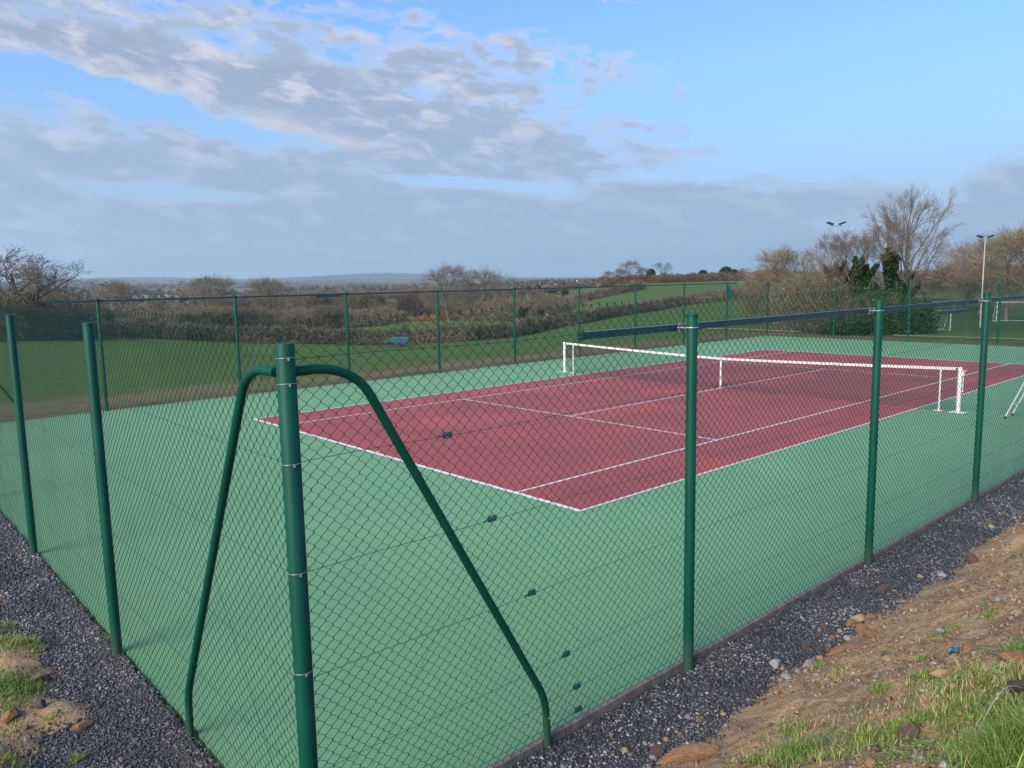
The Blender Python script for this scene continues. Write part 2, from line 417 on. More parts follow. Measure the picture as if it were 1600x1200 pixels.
na, nd = 900, 420
AZ = np.linspace(R(-62), R(62), na); DD = np.exp(np.linspace(math.log(4), math.log(11000), nd))
A, B = np.meshgrid(AZ, DD, indexing='ij')
FX = CAM[0]+B*(np.cos(A)*math.cos(YAW)+np.sin(A)*_r0[0]); FY = CAM[1]+B*(np.cos(A)*math.sin(YAW)+np.sin(A)*_r0[1])
FZ = land(FX, FY)
near = sstep(3.0, 1.0, np.maximum.reduce([X0-FX, FX-X1, Y0-FY, FY-Y1]))  # tucked under the court slab and the near banks
FZ = FZ-.25*(((FX > X0-.3) & (FX < X1+.3) & (FY > Y0-.3) & (FY < Y1+.3)))-.9*((FY < Y0-.1) & (FX < 40))-.9*((FX < X0-.1) & (FY < 16))
# zones of colour
PXc = 800+FPX*np.tan(A)
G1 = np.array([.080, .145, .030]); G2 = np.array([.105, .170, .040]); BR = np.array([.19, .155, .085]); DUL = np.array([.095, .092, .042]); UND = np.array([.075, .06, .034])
Z = np.zeros((*FX.shape, 3)); Z[:] = G1
def zone(mask, col, w=None):
    m = mask.astype(float)[..., None]
    Z[:] = Z*(1-m)+np.array(col)*m
nz = fbm(FX/9, FY/9, 3); out = np.maximum.reduce([X0-FX, FX-X1, FY-Y1])
strip = 3.2+2.0*(fbm(FX/4, FY/4, 21)-.5)+np.clip((-FX+5)/12, 0, 1)*1.5
zone(out < strip+1.4, np.array([.12, .125, .045])); zone(out < strip, BR*.95); zone((out < strip+.6) & (nz > .56), np.array([.15, .155, .06])); zone((out < 1.5) & (fbm(FX/1.5, FY/1.5, 23) > .5), np.array([.13, .11, .07]))
Dh = np.interp(PXc, [0, 200, 400, 600, 800, 900, 1000, 1100, 1200, 1260], [112, 112, 112, 112, 120, 128, 142, 152, 160, 160])
zone((B > Dh) & (PXc < 860), DUL)
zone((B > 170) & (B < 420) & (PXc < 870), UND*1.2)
zone((B > Dh) & (B < 205+30*(nz-.5)) & (PXc > 560) & (PXc < 830), G2)
zone((B > Dh) & (B < 330) & (PXc > 870) & (PXc < 1290), G2*.95)
zone((B > 195) & (B < 232) & (PXc > 640) & (PXc < 705), (.22, .125, .06))
zone((B > 60) & (PXc > 1290), np.array([.06, .10, .03])); zone((B > 170) & (PXc > 1290), (.14, .135, .06)); zone((B > 330) & (PXc > 1290), DUL)
# patchwork far away
far = B > 420
u = FX/260+.6*fbm(FX/500, FY/500, 9); v_ = FY/190+.6*fbm(FX/500+9, FY/500, 19)
h = _hash(np.floor(u).astype(int), np.floor(v_).astype(int), 77)
pal = np.array([[.10, .14, .05], [.30, .23, .15], [.16, .15, .08], [.09, .12, .045], [.26, .20, .12], [.12, .11, .07], [.14, .17, .07], [.20, .16, .11]])
pc = pal[(h*7.999).astype(int)]
Z[far] = pc[far]
edge = (np.abs(u-np.round(u)) < .035) | (np.abs(v_-np.round(v_)) < .045)
Z[far & edge] = (.05, .05, .035)
Z[(B > 620) & (B < 860) & (PXc > 90) & (PXc < 400)] = (.10, .17, .05)
Z[(B > 900) & (B < 1700) & (PXc > 60) & (PXc < 420) & ~edge] = (.33, .25, .17)
wood = far & (fbm(FX/700, FY/500, 31) > .62); Z[wood] = (.055, .05, .035)
Z[B > 6000] = (.06, .06, .04)
i = np.arange(na-1)[:, None]*nd+np.arange(nd-1)[None]
F = np.stack([i, i+nd, i+nd+1, i+1], -1).reshape(-1, 4)[:, ::-1]
g = mesh_np('ground', np.stack([FX, FY, FZ], -1).reshape(-1, 3), F, MAT['land'], True, attr={'zone': Z.reshape(-1, 3)})
tag(g, kind='structure')

# ------------------------------------------------------------------ near ground : gravel and clay banks
def flat(px, py):
    d = ray(px, py); t = (-.04-CAM[2])/d[2]; return CAM+d*t
MOUNDS = [(*flat(px, py)[:2], r_, h_) for px, py, r_, h_ in ((-10, 1015, .30, .11), (30, 1060, .22, .08), (-20, 1090, .40, .12), (60, 1120, .26, .075), (110, 1115, .16, .055), (-30, 1190, .3, .07), (-60, 950, .4, .1), (52, 1015, .13, .06))]
def bank_z(x, y):
    x = np.asarray(x, float); y = np.asarray(y, float)
    d1 = (Y0-.03)-y; d2 = (X0-.02)-x
    wob = (fbm(x/1.1, y/1.1, 41)-.5)*.55+(fbm(x/.35, y/.35, 42, 3)-.5)*.22
    b = .56*softplus(d1-.66+wob*.45, .10)
    b = np.minimum(b, 1.62+.08*(d1-3))
    l = .17*softplus(d2-.80+wob*1.0, .08)
    l = l+.07*sstep(.10, -.22, .25-(fbm(x/.55+3, y/.55, 55)-.5)*1.2)*sstep(.42, .8, d2)
    for (bx, by, br, bh) in MOUNDS: l = l+bh*np.exp(-((x-bx)**2+(y-by)**2)/br**2*(1+.8*(fbm(x/.2, y/.2, 66)-.5)))
    z = -.085+b+l
    rough = sstep(.5, 1.2, np.maximum(d1, d2))
    z = z+rough*((fbm(x/.5, y/.5, 60)-.5)*.13+(fbm(x/.16, y/.16, 61, 3)-.5)*.085+(vnoise(x/.055, y/.055, 63)-.5)*.022)
    # little erosion rills running down the slope
    z = z-rough*.035*np.abs(np.sin(x*4.2+y*1.8+3*fbm(x/.8, y/.8, 71)))**6
    return z
def grav_z(x, y):
    x = np.asarray(x, float); y = np.asarray(y, float)
    return -.045+.046*sstep(.22, .02, X0-x)*(x < X0+.02)+(fbm(x/.4, y/.4, 80)-.5)*.045+(fbm(x/.1, y/.1, 81)-.5)*.012-.01*sstep(.6, 1.0, (Y0-y))
def top_z(x, y): return np.maximum(bank_z(x, y), grav_z(x, y))
def grid(name, xs, ys, zf, mat, keep=None):
    A, B = np.meshgrid(xs, ys, indexing='ij'); Zz = zf(A, B); n = len(ys)
    i = np.arange(len(xs)-1)[:, None]*n+np.arange(n-1)[None]
    F = np.stack([i, i+n, i+n+1, i+1], -1).reshape(-1, 4)
    if keep is not None:
        k = keep(A, B); F = F[k.ravel()[F].all(1)]
    return mesh_np(name, np.stack([A, B, Zz], -1).reshape(-1, 3), F, mat, True)
def steps(a, b, s0, grow, lim):
    v = [a]; s = s0
    while v[-1] < b: v.append(v[-1]+s); s = min(s*grow, lim)
    return np.array(v)
Lk = lambda A, B: (A <= X0-.0) | (B <= Y0-.03)
xs = np.r_[np.arange(-10, -5.98, .03), np.arange(-5.96, 5, .03), steps(5, 42, .04, 1.03, .4)]
ysr = np.r_[np.arange(-12, -7.5, .15), np.arange(-7.5, Y0-.02, .03)]
tag(grid('embankment', xs, ysr, bank_z, MAT['dirt']), kind='structure')
tag(grid('verge', np.r_[np.arange(-16, -9, .2), np.arange(-9, X0+.005, .03)], np.r_[np.arange(-3.63, 9, .03), np.arange(9, 19, .15)], bank_z, MAT['dirt']), kind='structure')
tag(grid('gravel_path', np.r_[np.arange(-8.5, 8, .05), np.arange(8, 40, .3)], np.arange(-4.9, Y0-.015, .04), grav_z, MAT['gravel']), kind='structure')
tag(grid('gravel_path', np.arange(-8.5, X0+.01, .04), np.r_[np.arange(-3.62, 10, .05), np.arange(10, 16, .3)], grav_z, MAT['gravel']), kind='structure')
def phit(px, py, zf=top_z):
    d = ray(px, py); t = 1.0
    while t < 60:
        p = CAM+d*t
        if float(zf(p[0], p[1])) > p[2]: return np.array([p[0], p[1], float(zf(p[0], p[1]))]), t
        t += .01+.004*t
    return p, t
def project(P):
    d = P-CAM; z = d@_f; return 800+FPX*(d@_r)/z, 600-FPX*(d@_u)/z, z

OCT = np.array([[1, 0, 0], [-1, 0, 0], [0, 1, 0], [0, -1, 0], [0, 0, 1], [0, 0, -1.]])
OF = np.array([[0, 2, 4], [2, 1, 4], [1, 3, 4], [3, 0, 4], [2, 0, 5], [1, 2, 5], [3, 1, 5], [0, 3, 5]])
# cube-ish chip, 8 verts / 6 quads, gives blockier stones
CUB = np.array([[x, y, z] for x in (-1, 1) for y in (-1, 1) for z in (-1, 1)], float)*.72
CF = np.array([[0, 1, 3, 2], [4, 6, 7, 5], [0, 4, 5, 1], [2, 3, 7, 6], [0, 2, 6, 4], [1, 5, 7, 3]])
def rand_rot(n):
    q = rng.normal(size=(n, 4)); q /= np.linalg.norm(q, axis=1, keepdims=True); w, x, y, z = q.T
    return np.stack([np.stack([1-2*(y*y+z*z), 2*(x*y-z*w), 2*(x*z+y*w)], -1), np.stack([2*(x*y+z*w), 1-2*(x*x+z*z), 2*(y*z-x*w)], -1), np.stack([2*(x*z-y*w), 2*(y*z+x*w), 1-2*(x*x+y*y)], -1)], 1)
def scatter_chips(name, P, size, mat, tone, flat=.6, label=None, cat=None):
    n = len(P); V = CUB[None]*(1+rng.uniform(-.38, .38, (n, 8, 3)))
    V = V*np.stack([rng.uniform(.8, 1.3, n), rng.uniform(.6, 1, n), rng.uniform(.35, .8, n)], -1)[:, None]
    V = np.einsum('nij,nkj->nki', rand_rot(n), V)*size[:, None, None]/2
    V[:, :, 2] *= .85
    V = V+P[:, None]
    F = CF[None]+(np.arange(n)*8)[:, None, None]
    o = mesh_np(name, V.reshape(-1, 3), F.reshape(-1, 4), mat, False, attr={'tone': np.repeat(tone, 8)})
    tag(o, label, cat, kind='stuff'); return o
def pts_in(x0, x1, y0, y1, n):
    return rng.uniform(x0, x1, n), rng.uniform(y0, y1, n)
GX, GY, GS = [], [], []
for (x0, x1, y0, y1, n, s0, s1) in ((-6.6, 1, -4.75, Y0-.03, 24000, .011, .026), (1, 6, -4.7, Y0-.03, 13000, .014, .03), (6, 14, -4.6, Y0-.03, 9000, .02, .04),
                                    (-7.6, X0, -3.6, 1.5, 27000, .011, .026), (-7.4, X0, 1.5, 9, 17000, .015, .032)):
    x, y = pts_in(x0, x1, y0, y1, n); GX.append(x); GY.append(y); GS.append(rng.uniform(s0, s1, n)*rng.choice([1, 1, 1, 1.5], n))
x = np.concatenate(GX); y = np.concatenate(GY); s = np.concatenate(GS)
gz = grav_z(x, y); bz = bank_z(x, y); k = gz > bz-.03*rng.random(len(x))**2; x, y, s, gz, bz = x[k], y[k], s[k], gz[k], bz[k]
ct = np.clip(rng.random(len(x))**1.25*.97+(fbm(x/.5, y/.5, 90)-.5)*.6+.10*(y < Y0)*sstep(-1.0, -4.0, x), 0, 1)
scatter_chips('gravel', np.stack([x, y, np.maximum(gz, bz)+s*.12], -1), s, MAT['chip'], ct, label='blue grey slate chippings along the foot of the fence', cat='gravel')
# loose small stones and clods on the clay
x1, y1 = pts_in(-6.2, 4, -7.2, -4.1, 30000); x2, y2 = pts_in(4, 12, -6.6, -4.1, 9000); x3, y3 = pts_in(-8.6, -6.2, -4, 8, 6000)
x = np.r_[x1, x2, x3]; y = np.r_[y1, y2, y3]; s = rng.uniform(.008, .03, len(x))*rng.choice([1, 1, 1, 1.7, 2.4], len(x), p=[.3, .3, .25, .1, .05])
w = fbm(x/.6, y/.6, 95); k = (bank_z(x, y) > grav_z(x, y)-.01) & (rng.random(len(x)) < .12+1.4*np.clip(w-.4, 0, 1)*3)
x, y, s = x[k], y[k], s[k]
scatter_chips('soil_clods', np.stack([x, y, top_z(x, y)+s*.12], -1), s, MAT['stone'], rng.random(len(x)), label='small stones and clods scattered over the brown clay bank', cat='clods')

n = 150; yl = rng.uniform(-3.5, 6, n); xl = X0-.03-np.abs(rng.normal(0, .05, n)); n2_ = 40; xr_ = rng.uniform(-5, 6, n2_); yr_ = Y0-.06-np.abs(rng.normal(0, .12, n2_))
xl, yl = np.r_[xl, xr_], np.r_[yl, yr_]; n = len(xl); LL = np.array([[0, -.8, 0], [.45, -.2, .12], [.4, .4, .1], [0, .9, -.05], [-.4, .4, .1], [-.45, -.2, .12]])
V = np.einsum('nij,kj->nki', rand_rot(n)*.5+np.eye(3)[None]*.6, LL)*rng.uniform(.010, .024, n)[:, None, None]+np.stack([xl, yl, top_z(xl, yl)+.012], -1)[:, None]
tag(mesh_np('leaf_litter', V.reshape(-1, 3), np.arange(n*6).reshape(-1, 6), material('dead_leaves', lambda nt, b: (nt.l(nt.ramp(nt.attr('tone'), [(0, (.06, .03, .015)), (.6, (.2, .075, .03)), (1, (.3, .2, .1))]), b.inputs['Base Color']), setattr(b.inputs['Roughness'], 'default_value', .8))), False, attr={'tone': np.repeat(rng.random(n), 6)}), 'scattered dead brown leaves blown against the fence foot', 'leaves', kind='stuff')
# individual rocks -------------------------------------------------
def ico_rock(name, seed, mat, squash=(1, 1, .7)):
    import bmesh
    r = random.Random(seed); bm = bmesh.new(); bmesh.ops.create_icosphere(bm, subdivisions=3, radius=1)
    planes = [(Vector((r.uniform(-1, 1), r.uniform(-1, 1), r.uniform(-1, 1))).normalized(), r.uniform(.5, .85)) for _ in range(12)]
    for v in bm.verts:
        for nrm, dd in planes:
            t = v.co.dot(nrm)-dd
            if t > 0: v.co -= nrm*t*.93
        v.co *= 1+.035*math.sin(v.co.x*9+seed)*math.cos(v.co.y*11+seed*2)+r.uniform(-.02, .02)
        v.co = Vector((v.co.x*squash[0], v.co.y*squash[1], v.co.z*squash[2]))
    me = bpy.data.meshes.new(name); bm.to_mesh(me); bm.free(); me.materials.append(mat)
    return me
ROCKS = [ico_rock('rock', k, MAT[m], sq) for k, (m, sq) in enumerate([('rock_o', (1.2, .8, .6)), ('rock_y', (1, .8, .65)), ('rock_o', (1, 1, .7)), ('rock_g', (1.1, .8, .6)), ('rock_d', (1.1, .9, .7)), ('rock_g', (.9, .7, .5))])]
def rock(px, py, wpx, kind, label, group=None, rz=None, sc=(1, 1, 1), sink=.25):
    p, t = phit(px, py); r = wpx/2/FPX*t
    o = bpy.data.objects.new('rock', ROCKS[kind]); C.objects.link(o)
    o.location = (p[0], p[1], p[2]+r*.55*sc[2]*(1-sink*2)); o.scale = (r*sc[0], r*sc[1], r*sc[2]); o.rotation_euler = (random.uniform(-.25, .25), random.uniform(-.25, .25), random.uniform(0, 6.3) if rz is None else rz)
    return tag(o, label, 'rock', group)
AX = -R(42)   # facing across the picture
rock(1072, 1186, 92, 0, 'long flat orange brown slab at bottom edge beside the gravel', None, AX, (1, .55, .55))
rock(1024, 1180, 30, 4, 'dark round stone at left end of the long slab', None)
rock(978, 1178, 18, 1, 'small ochre stone sitting on gravel left of the dark stone', None)
rock(1468, 1060, 42, 1, 'pale yellow wedge shaped rock in the grassy bank', None, AX, (1.1, .6, .75))
rock(1318, 1018, 50, 0, 'wide flat brown rock at the top of the clay spill', None, AX, (1.1, .75, .5))
rock(1342, 972, 32, 1, 'largest yellow stone in the heap beside the gravel', None)
rock(1330, 978, 24, 0, 'orange stone leaning in the heap beside the gravel', None)
rock(1360, 968, 20, 2, 'small rust coloured stone on right of the heap', None)
rock(1344, 986, 20, 2, 'brown stone at the bottom front of the heap', None)
rock(1288, 982, 16, 4, 'dark brown stone alone on gravel left of the heap', None)
rock(1257, 1012, 20, 4, 'dark stone on gravel below the lone stone', None)
rock(1210, 1042, 26, 3, 'whitish brown stone at the left tip of the clay spill', None)
rock(1228, 1060, 22, 5, 'pale grey pointed stone under the whitish stone', None)
rock(1362, 994, 26, 0, 'squat ochre rock right below the heap', None)
rock(1386, 1034, 20, 1, 'small cream stone on bare soil mid bank', None)
rock(1350, 1064, 18, 0, 'rounded brown clod below the cream stone', None)
rock(1130, 1118, 14, 1, 'little ochre cube of stone on sandy soil', None)
rock(1512, 1022, 34, 0, 'buff rock behind the grass near the blue scrap', None)
rock(1585, 1036, 44, 0, 'reddish clay lump at right edge of the bank', None, None, (1, 1, .8))
rock(1425, 1152, 44, 4, 'dark brown clod in the grass at lower right', None)
rock(1375, 925, 22, 4, 'brown stone where clay meets the gravel, up the strip', None)
rock(1518, 880, 28, 4, 'dark brown lump near the third fence post foot', None)
rock(1550, 826, 14, 1, 'yellowish stone by the distant gravel edge', None)
rock(128, 1140, 30, 0, 'orange stone on the gravel at bottom left', None)
rock(20, 1122, 30, 2, 'brown flat stone in the left clay patch', None)
rock(62, 1106, 26, 4, 'dark crumbly clod in the left clay patch', None)
rock(62, 1062, 28, 0, 'tawny stone at the tip of the left grass', None)
rock(78, 1035, 16, 4, 'dark red brown shard on the left gravel', None, None, (1, .6, .5))
rock(190, 1190, 13, 1, 'cream pebble on gravel at bottom left', None)
rock(302, 1148, 12, 0, 'small red brown stone at the left brace foot', None)
small = [(1005, 1168, 12), (1018, 1166, 10), (1044, 1160, 12), (1062, 1150, 12), (1022, 1190, 12), (1075, 1120, 11), (1090, 1130, 12), (1260, 1046, 14), (1268, 1036, 12),
         (1300, 1000, 14), (1296, 1015, 12), (1280, 1030, 13), (1246, 1055, 12), (1310, 990, 12), (1325, 1000, 13), (1300, 1035, 10), (1405, 985, 12), (1470, 985, 14), (1440, 905, 12), (1475, 900, 14), (1585, 960, 22), (1560, 940, 16), (1490, 930, 14)]
for (a, b, w_) in small:
    rock(a+random.uniform(-4, 4), b+random.uniform(-3, 3), w_*1.1, random.choice([0, 1, 3, 5, 3]), 'loose palm sized stone along the seam of gravel and clay', 'small loose stones along the gravel edge')

# blue scrap of plastic and a grey green pipe end in the grass
p, t = phit(1492, 1022)
mb = MB(); gpts = [[None]*6 for _ in range(6)]
for a in range(6):
    for b in range(6):
        gpts[a][b] = (a*.017-.04+.004*math.sin(b*2.1), b*.013-.03, .02+.014*math.sin(a*1.3+b)+.008*math.cos(b*2.2-a))
for a in range(5):
    for b in range(5):
        for dz in (0, -.002): mb.quad([(q[0], q[1], q[2]+dz) for q in (gpts[a][b], gpts[a+1][b], gpts[a+1][b+1], gpts[a][b+1])][::(1 if dz == 0 else -1)], True)
o = mb.build('plastic_scrap', material('blue_plastic', speck((.03, .075, .11), (.06, .13, .18), 60, .4, .1))); o.location = p
tag(o, 'crumpled blue plastic scrap lying in the bank grass', 'litter')
p, t = phit(1596, 1096); p2, _ = phit(1522, 1150)
mb = MB(); cps = [p+np.array([0, 0, .06])]
for k in range(1, 13):
    f = k/12; q = p*(1-f)+p2*f; cps.append(q+np.array([0, 0, .06+.11*math.sin(math.pi*min(1, f*1.05))-.07*f]))
mb.tube(cps, .0025, 6); o = mb.build('cable', material('grey_green_cable', speck((.2, .24, .2), (.3, .33, .28), 20, .5, 0)))
tag(o, 'thin grey green cable looping over the grass at lower right', 'cable')
p, t = phit(1592, 1088)
mb = MB(); mb.tube([p+_r*-.05+np.array([0, 0, .03]), p+_r*.2+np.array([0, 0, .04])], .032, 16); o = mb.build('pipe', material('dark_pipe', speck((.03, .02, .018), (.07, .045, .04), 20, .6, .2)))
tag(o, 'short dark brown pipe end at the right edge of the bank', 'pipe')

# grass -------------------------------------------------
def blades(P, h, lean, width, tone):
    """P (n,3) roots. each blade a bent 3-segment strip"""
    n = len(P); a = rng.uniform(0, 2*np.pi, n); dx = np.stack([np.cos(a), np.sin(a), np.zeros(n)], -1)
    b = a+np.pi/2+rng.normal(0, .5, n); wx = np.stack([np.cos(b), np.sin(b), np.zeros(n)], -1)
    V = []
    for t, wd in ((0, 1), (.4, .85), (.75, .55), (1, .05)):
        c = P+dx*(lean*h*t**1.8)[:, None]+np.array([0, 0, 1.])*(h*(t-.35*lean*t**2.2))[:, None]
        V += [c-wx*(width*wd)[:, None], c+wx*(width*wd)[:, None]]
    V = np.stack(V, 1)
    F = np.array([[0, 1, 3, 2], [2, 3, 5, 4], [4, 5, 7, 6]])[None]+(np.arange(n)*8)[:, None, None]
    return V.reshape(-1, 3), F.reshape(-1, 4), np.repeat(tone, 8)
GV = []
def clump(px, py, wpx, n, h, dry=.12, hpx=None):
    hpx = hpx or wpx*.35
    k = rng.normal(size=(n, 2))*.5; c, t = phit(px, py)
    # spread on the ground in world units
    rx = wpx/2/FPX*t; x = c[0]+k[:, 0]*rx*_r0[0]+k[:, 1]*rx*.8*math.cos(YAW); y = c[1]+k[:, 0]*rx*_r0[1]+k[:, 1]*rx*.8*math.sin(YAW)
    P = np.stack([x, y, top_z(x, y)-.005], -1)
    tone = np.where(rng.random(n) < dry, rng.uniform(.8, 1, n), rng.uniform(.05, .74, n))
    GV.append(blades(P, h*rng.uniform(.4, 1.15, n), rng.uniform(.2, 1.1, n), rng.uniform(.0014, .0034, n), tone))
for (a) in [(1590, 1175, 170, 1100, .15, .06), (1560, 1195, 110, 300, .12, .08), (1590, 1120, 90, 260, .08, .2), (1310, 1185, 150, 420, .08, .25), (1240, 1175, 90, 480, .10, .1), (1345, 1170, 50, 200, .07, .1), (1420, 1120, 130, 200, .06, .5), (1465, 1085, 120, 260, .07, .4),
            (1500, 1090, 110, 260, .08, .4), (1545, 1075, 120, 520, .09, .3), (1470, 1120, 130, 520, .08, .15), (1400, 1150, 120, 420, .08, .15), (1530, 1120, 120, 520, .09, .2), (1240, 1150, 70, 260, .08, .2), (1350, 1150, 90, 260, .07, .25), (1180, 1190, 40, 160, .07, .2), (1580, 1060, 60, 240, .08, .3), (1560, 1050, 90, 160, .09, .6), (1510, 1060, 40, 160, .09, .1), (1480, 990, 36, 160, .05, .1), (1455, 1000, 30, 90, .05, .2), (1545, 965, 30, 130, .05, .05), (1545, 945, 26, 70, .05, .05),
            (1590, 1010, 50, 260, .06, .1), (1275, 1045, 30, 160, .06, .15), (1310, 1050, 36, 120, .04, .4), (1300, 1060, 60, 150, .03, .5), (1375, 1080, 34, 130, .05, .1), (1393, 1020, 22, 60, .04, .2), (1440, 1030, 24, 90, .04, .1), (1500, 1160, 100, 260, .06, .15),
            (1335, 1120, 90, 200, .04, .6), (1395, 1150, 100, 360, .06, .15), (1470, 1180, 90, 260, .05, .1), (1590, 870, 30, 120, .06, .1), (1230, 1195, 70, 300, .07, .1), (1150, 1190, 40, 60, .04, .5), (1580, 1180, 100, 600, .2, .05), (1520, 1050, 60, 160, .09, .6), (1440, 1060, 50, 200, .07, .1),
            (10, 1010, 80, 700, .09, .12), (40, 1005, 40, 260, .07, .1), (52, 1018, 26, 120, .05, .1), (12, 1075, 90, 800, .08, .1), (45, 1080, 44, 320, .07, .05), (15, 1110, 60, 260, .06, .1), (82, 1128, 36, 160, .03, .1), (118, 1190, 26, 120, .08, .05),
            (5, 1150, 80, 200, .05, .2), (170, 1000, 14, 30, .04, .6), (10, 1190, 60, 200, .06, .1), (5, 985, 50, 260, .08, .1)]:
    clump(*a)
# stray weeds all over both banks
n = 5200; x = rng.uniform(-6, 6, n); y = rng.uniform(-7, -4.3, n); k = (fbm(x/.45, y/.45, 120) > .52) & (rng.random(n) < .6*sstep(-4.4, -5.4, y)+.07); x, y = x[k], y[k]
GV.append(blades(np.stack([x, y, top_z(x, y)-.004], -1), rng.uniform(.015, .05, len(x)), rng.uniform(.3, 1.2, len(x)), rng.uniform(.001, .0025, len(x)), rng.uniform(.1, 1, len(x))))
n = 1500; x = rng.uniform(-8.5, -6.6, n); y = rng.uniform(-3, 8, n); k = (fbm(x/.4, y/.4, 121) > .55); x, y = x[k], y[k]
GV.append(blades(np.stack([x, y, top_z(x, y)-.004], -1), rng.uniform(.02, .07, len(x)), rng.uniform(.3, 1.2, len(x)), rng.uniform(.001, .003, len(x)), rng.uniform(.1, .9, len(x))))
V, F = join([(a, b) for a, b, c in GV])
tag(mesh_np('grass', V, F, MAT['blade'], True, attr={'tone': np.concatenate([c for a, b, c in GV])}), 'green and dry grass blades growing in clumps on the banks', 'grass', kind='stuff')
# broad clover leaves among the grass
n = 1500; LX = []; 
for (px, py, w_) in ((1560, 1150, 90), (1500, 1190, 70), (1440, 1170, 70), (1585, 1090, 60), (1470, 1075, 60), (1530, 1040, 60), (1290, 1160, 60), (20, 1090, 40), (1390, 1190, 50), (1590, 1020, 30)):
    c, t = phit(px, py); m = 140; r_ = w_/2/FPX*t; LX.append(np.stack([c[0]+rng.normal(0, r_*.6, m), c[1]+rng.normal(0, r_*.6, m)], -1))
LX = np.concatenate(LX); n = len(LX); c = np.stack([LX[:, 0], LX[:, 1], top_z(LX[:, 0], LX[:, 1])+rng.uniform(.01, .05, n)], -1)
s = rng.uniform(.006, .014, n); L5 = np.array([[0, 0, 0], [.7, .5, .2], [.5, 1.2, .1], [0, 1.5, -.1], [-.5, 1.2, .1], [-.7, .5, .2]])
rt = rand_rot(n); rt = rt*.35+np.eye(3)[None]*.8
az_ = rng.uniform(0, 6.28, n); Rz = np.stack([np.stack([np.cos(az_), -np.sin(az_), 0*az_], -1), np.stack([np.sin(az_), np.cos(az_), 0*az_], -1), np.stack([0*az_, 0*az_, 1+0*az_], -1)], 1)
V = np.einsum('nij,njk,lk->nli', rt, Rz, L5)*s[:, None, None]+c[:, None]
tag(mesh_np('weeds', V.reshape(-1, 3), np.arange(n*6).reshape(-1, 6), MAT['blade'], False, attr={'tone': np.repeat(rng.uniform(.2, .72, n), 6)}), 'small broad leaved weeds among the bank grass', 'weeds', kind='stuff')

# ------------------------------------------------------------------ court
def slab(name, x0, x1, y0, y1, z, mat, th=.12):
    mb = MB(); mb.box(((x0+x1)/2, (y0+y1)/2, z-th/2), (x1-x0, y1-y0, th)); return tag(mb.build(name, mat), kind='structure')
slab('court_surround', X0+.03, X1-.05, Y0+.045, Y1-.05, 0, MAT['green'])
mb = MB(); mb.quad([(0, 0, .004), (23.77, 0, .004), (23.77, 10.97, .004), (0, 10.97, .004)]); tag(mb.build('court_playing_area', MAT['red']), kind='structure')
mb = MB(); LW = .05
def line(x0, x1, y0, y1): mb.quad([(x0, y0, .008), (x1, y0, .008), (x1, y1, .008), (x0, y1, .008)])
line(-.02, .07, -.02, 10.99); line(23.70, 23.79, -.02, 10.99)
for yy in (-.02, 1.345, 9.575, 10.94): line(.07, 23.70, yy, yy+LW)
for xx in (5.46, 18.26): line(xx, xx+LW, 1.395, 9.575)
line(5.51, 18.26, 5.46, 5.51); line(.07, .17, 5.46, 5.51); line(23.6, 23.7, 5.46, 5.51)
tag(mb.build('court_lines', MAT['line']), kind='structure')
mb = MB()
def kerbrun(x0, x1, y, w, seg=1.0):
    x = x0
    while x < x1-.01:
        e = min(x+seg, x1); mb.box(((x+e)/2, y, -.07+random.uniform(-.003, .003)), (e-x-.006, w, .16), bev=.006); x = e
kerbrun(X0+.03, X1-.05, Y0+.018, .05); kerbrun(X0, X1, Y1-.02, .05)
tag(mb.build('kerb', MAT['kerb']), kind='structure')

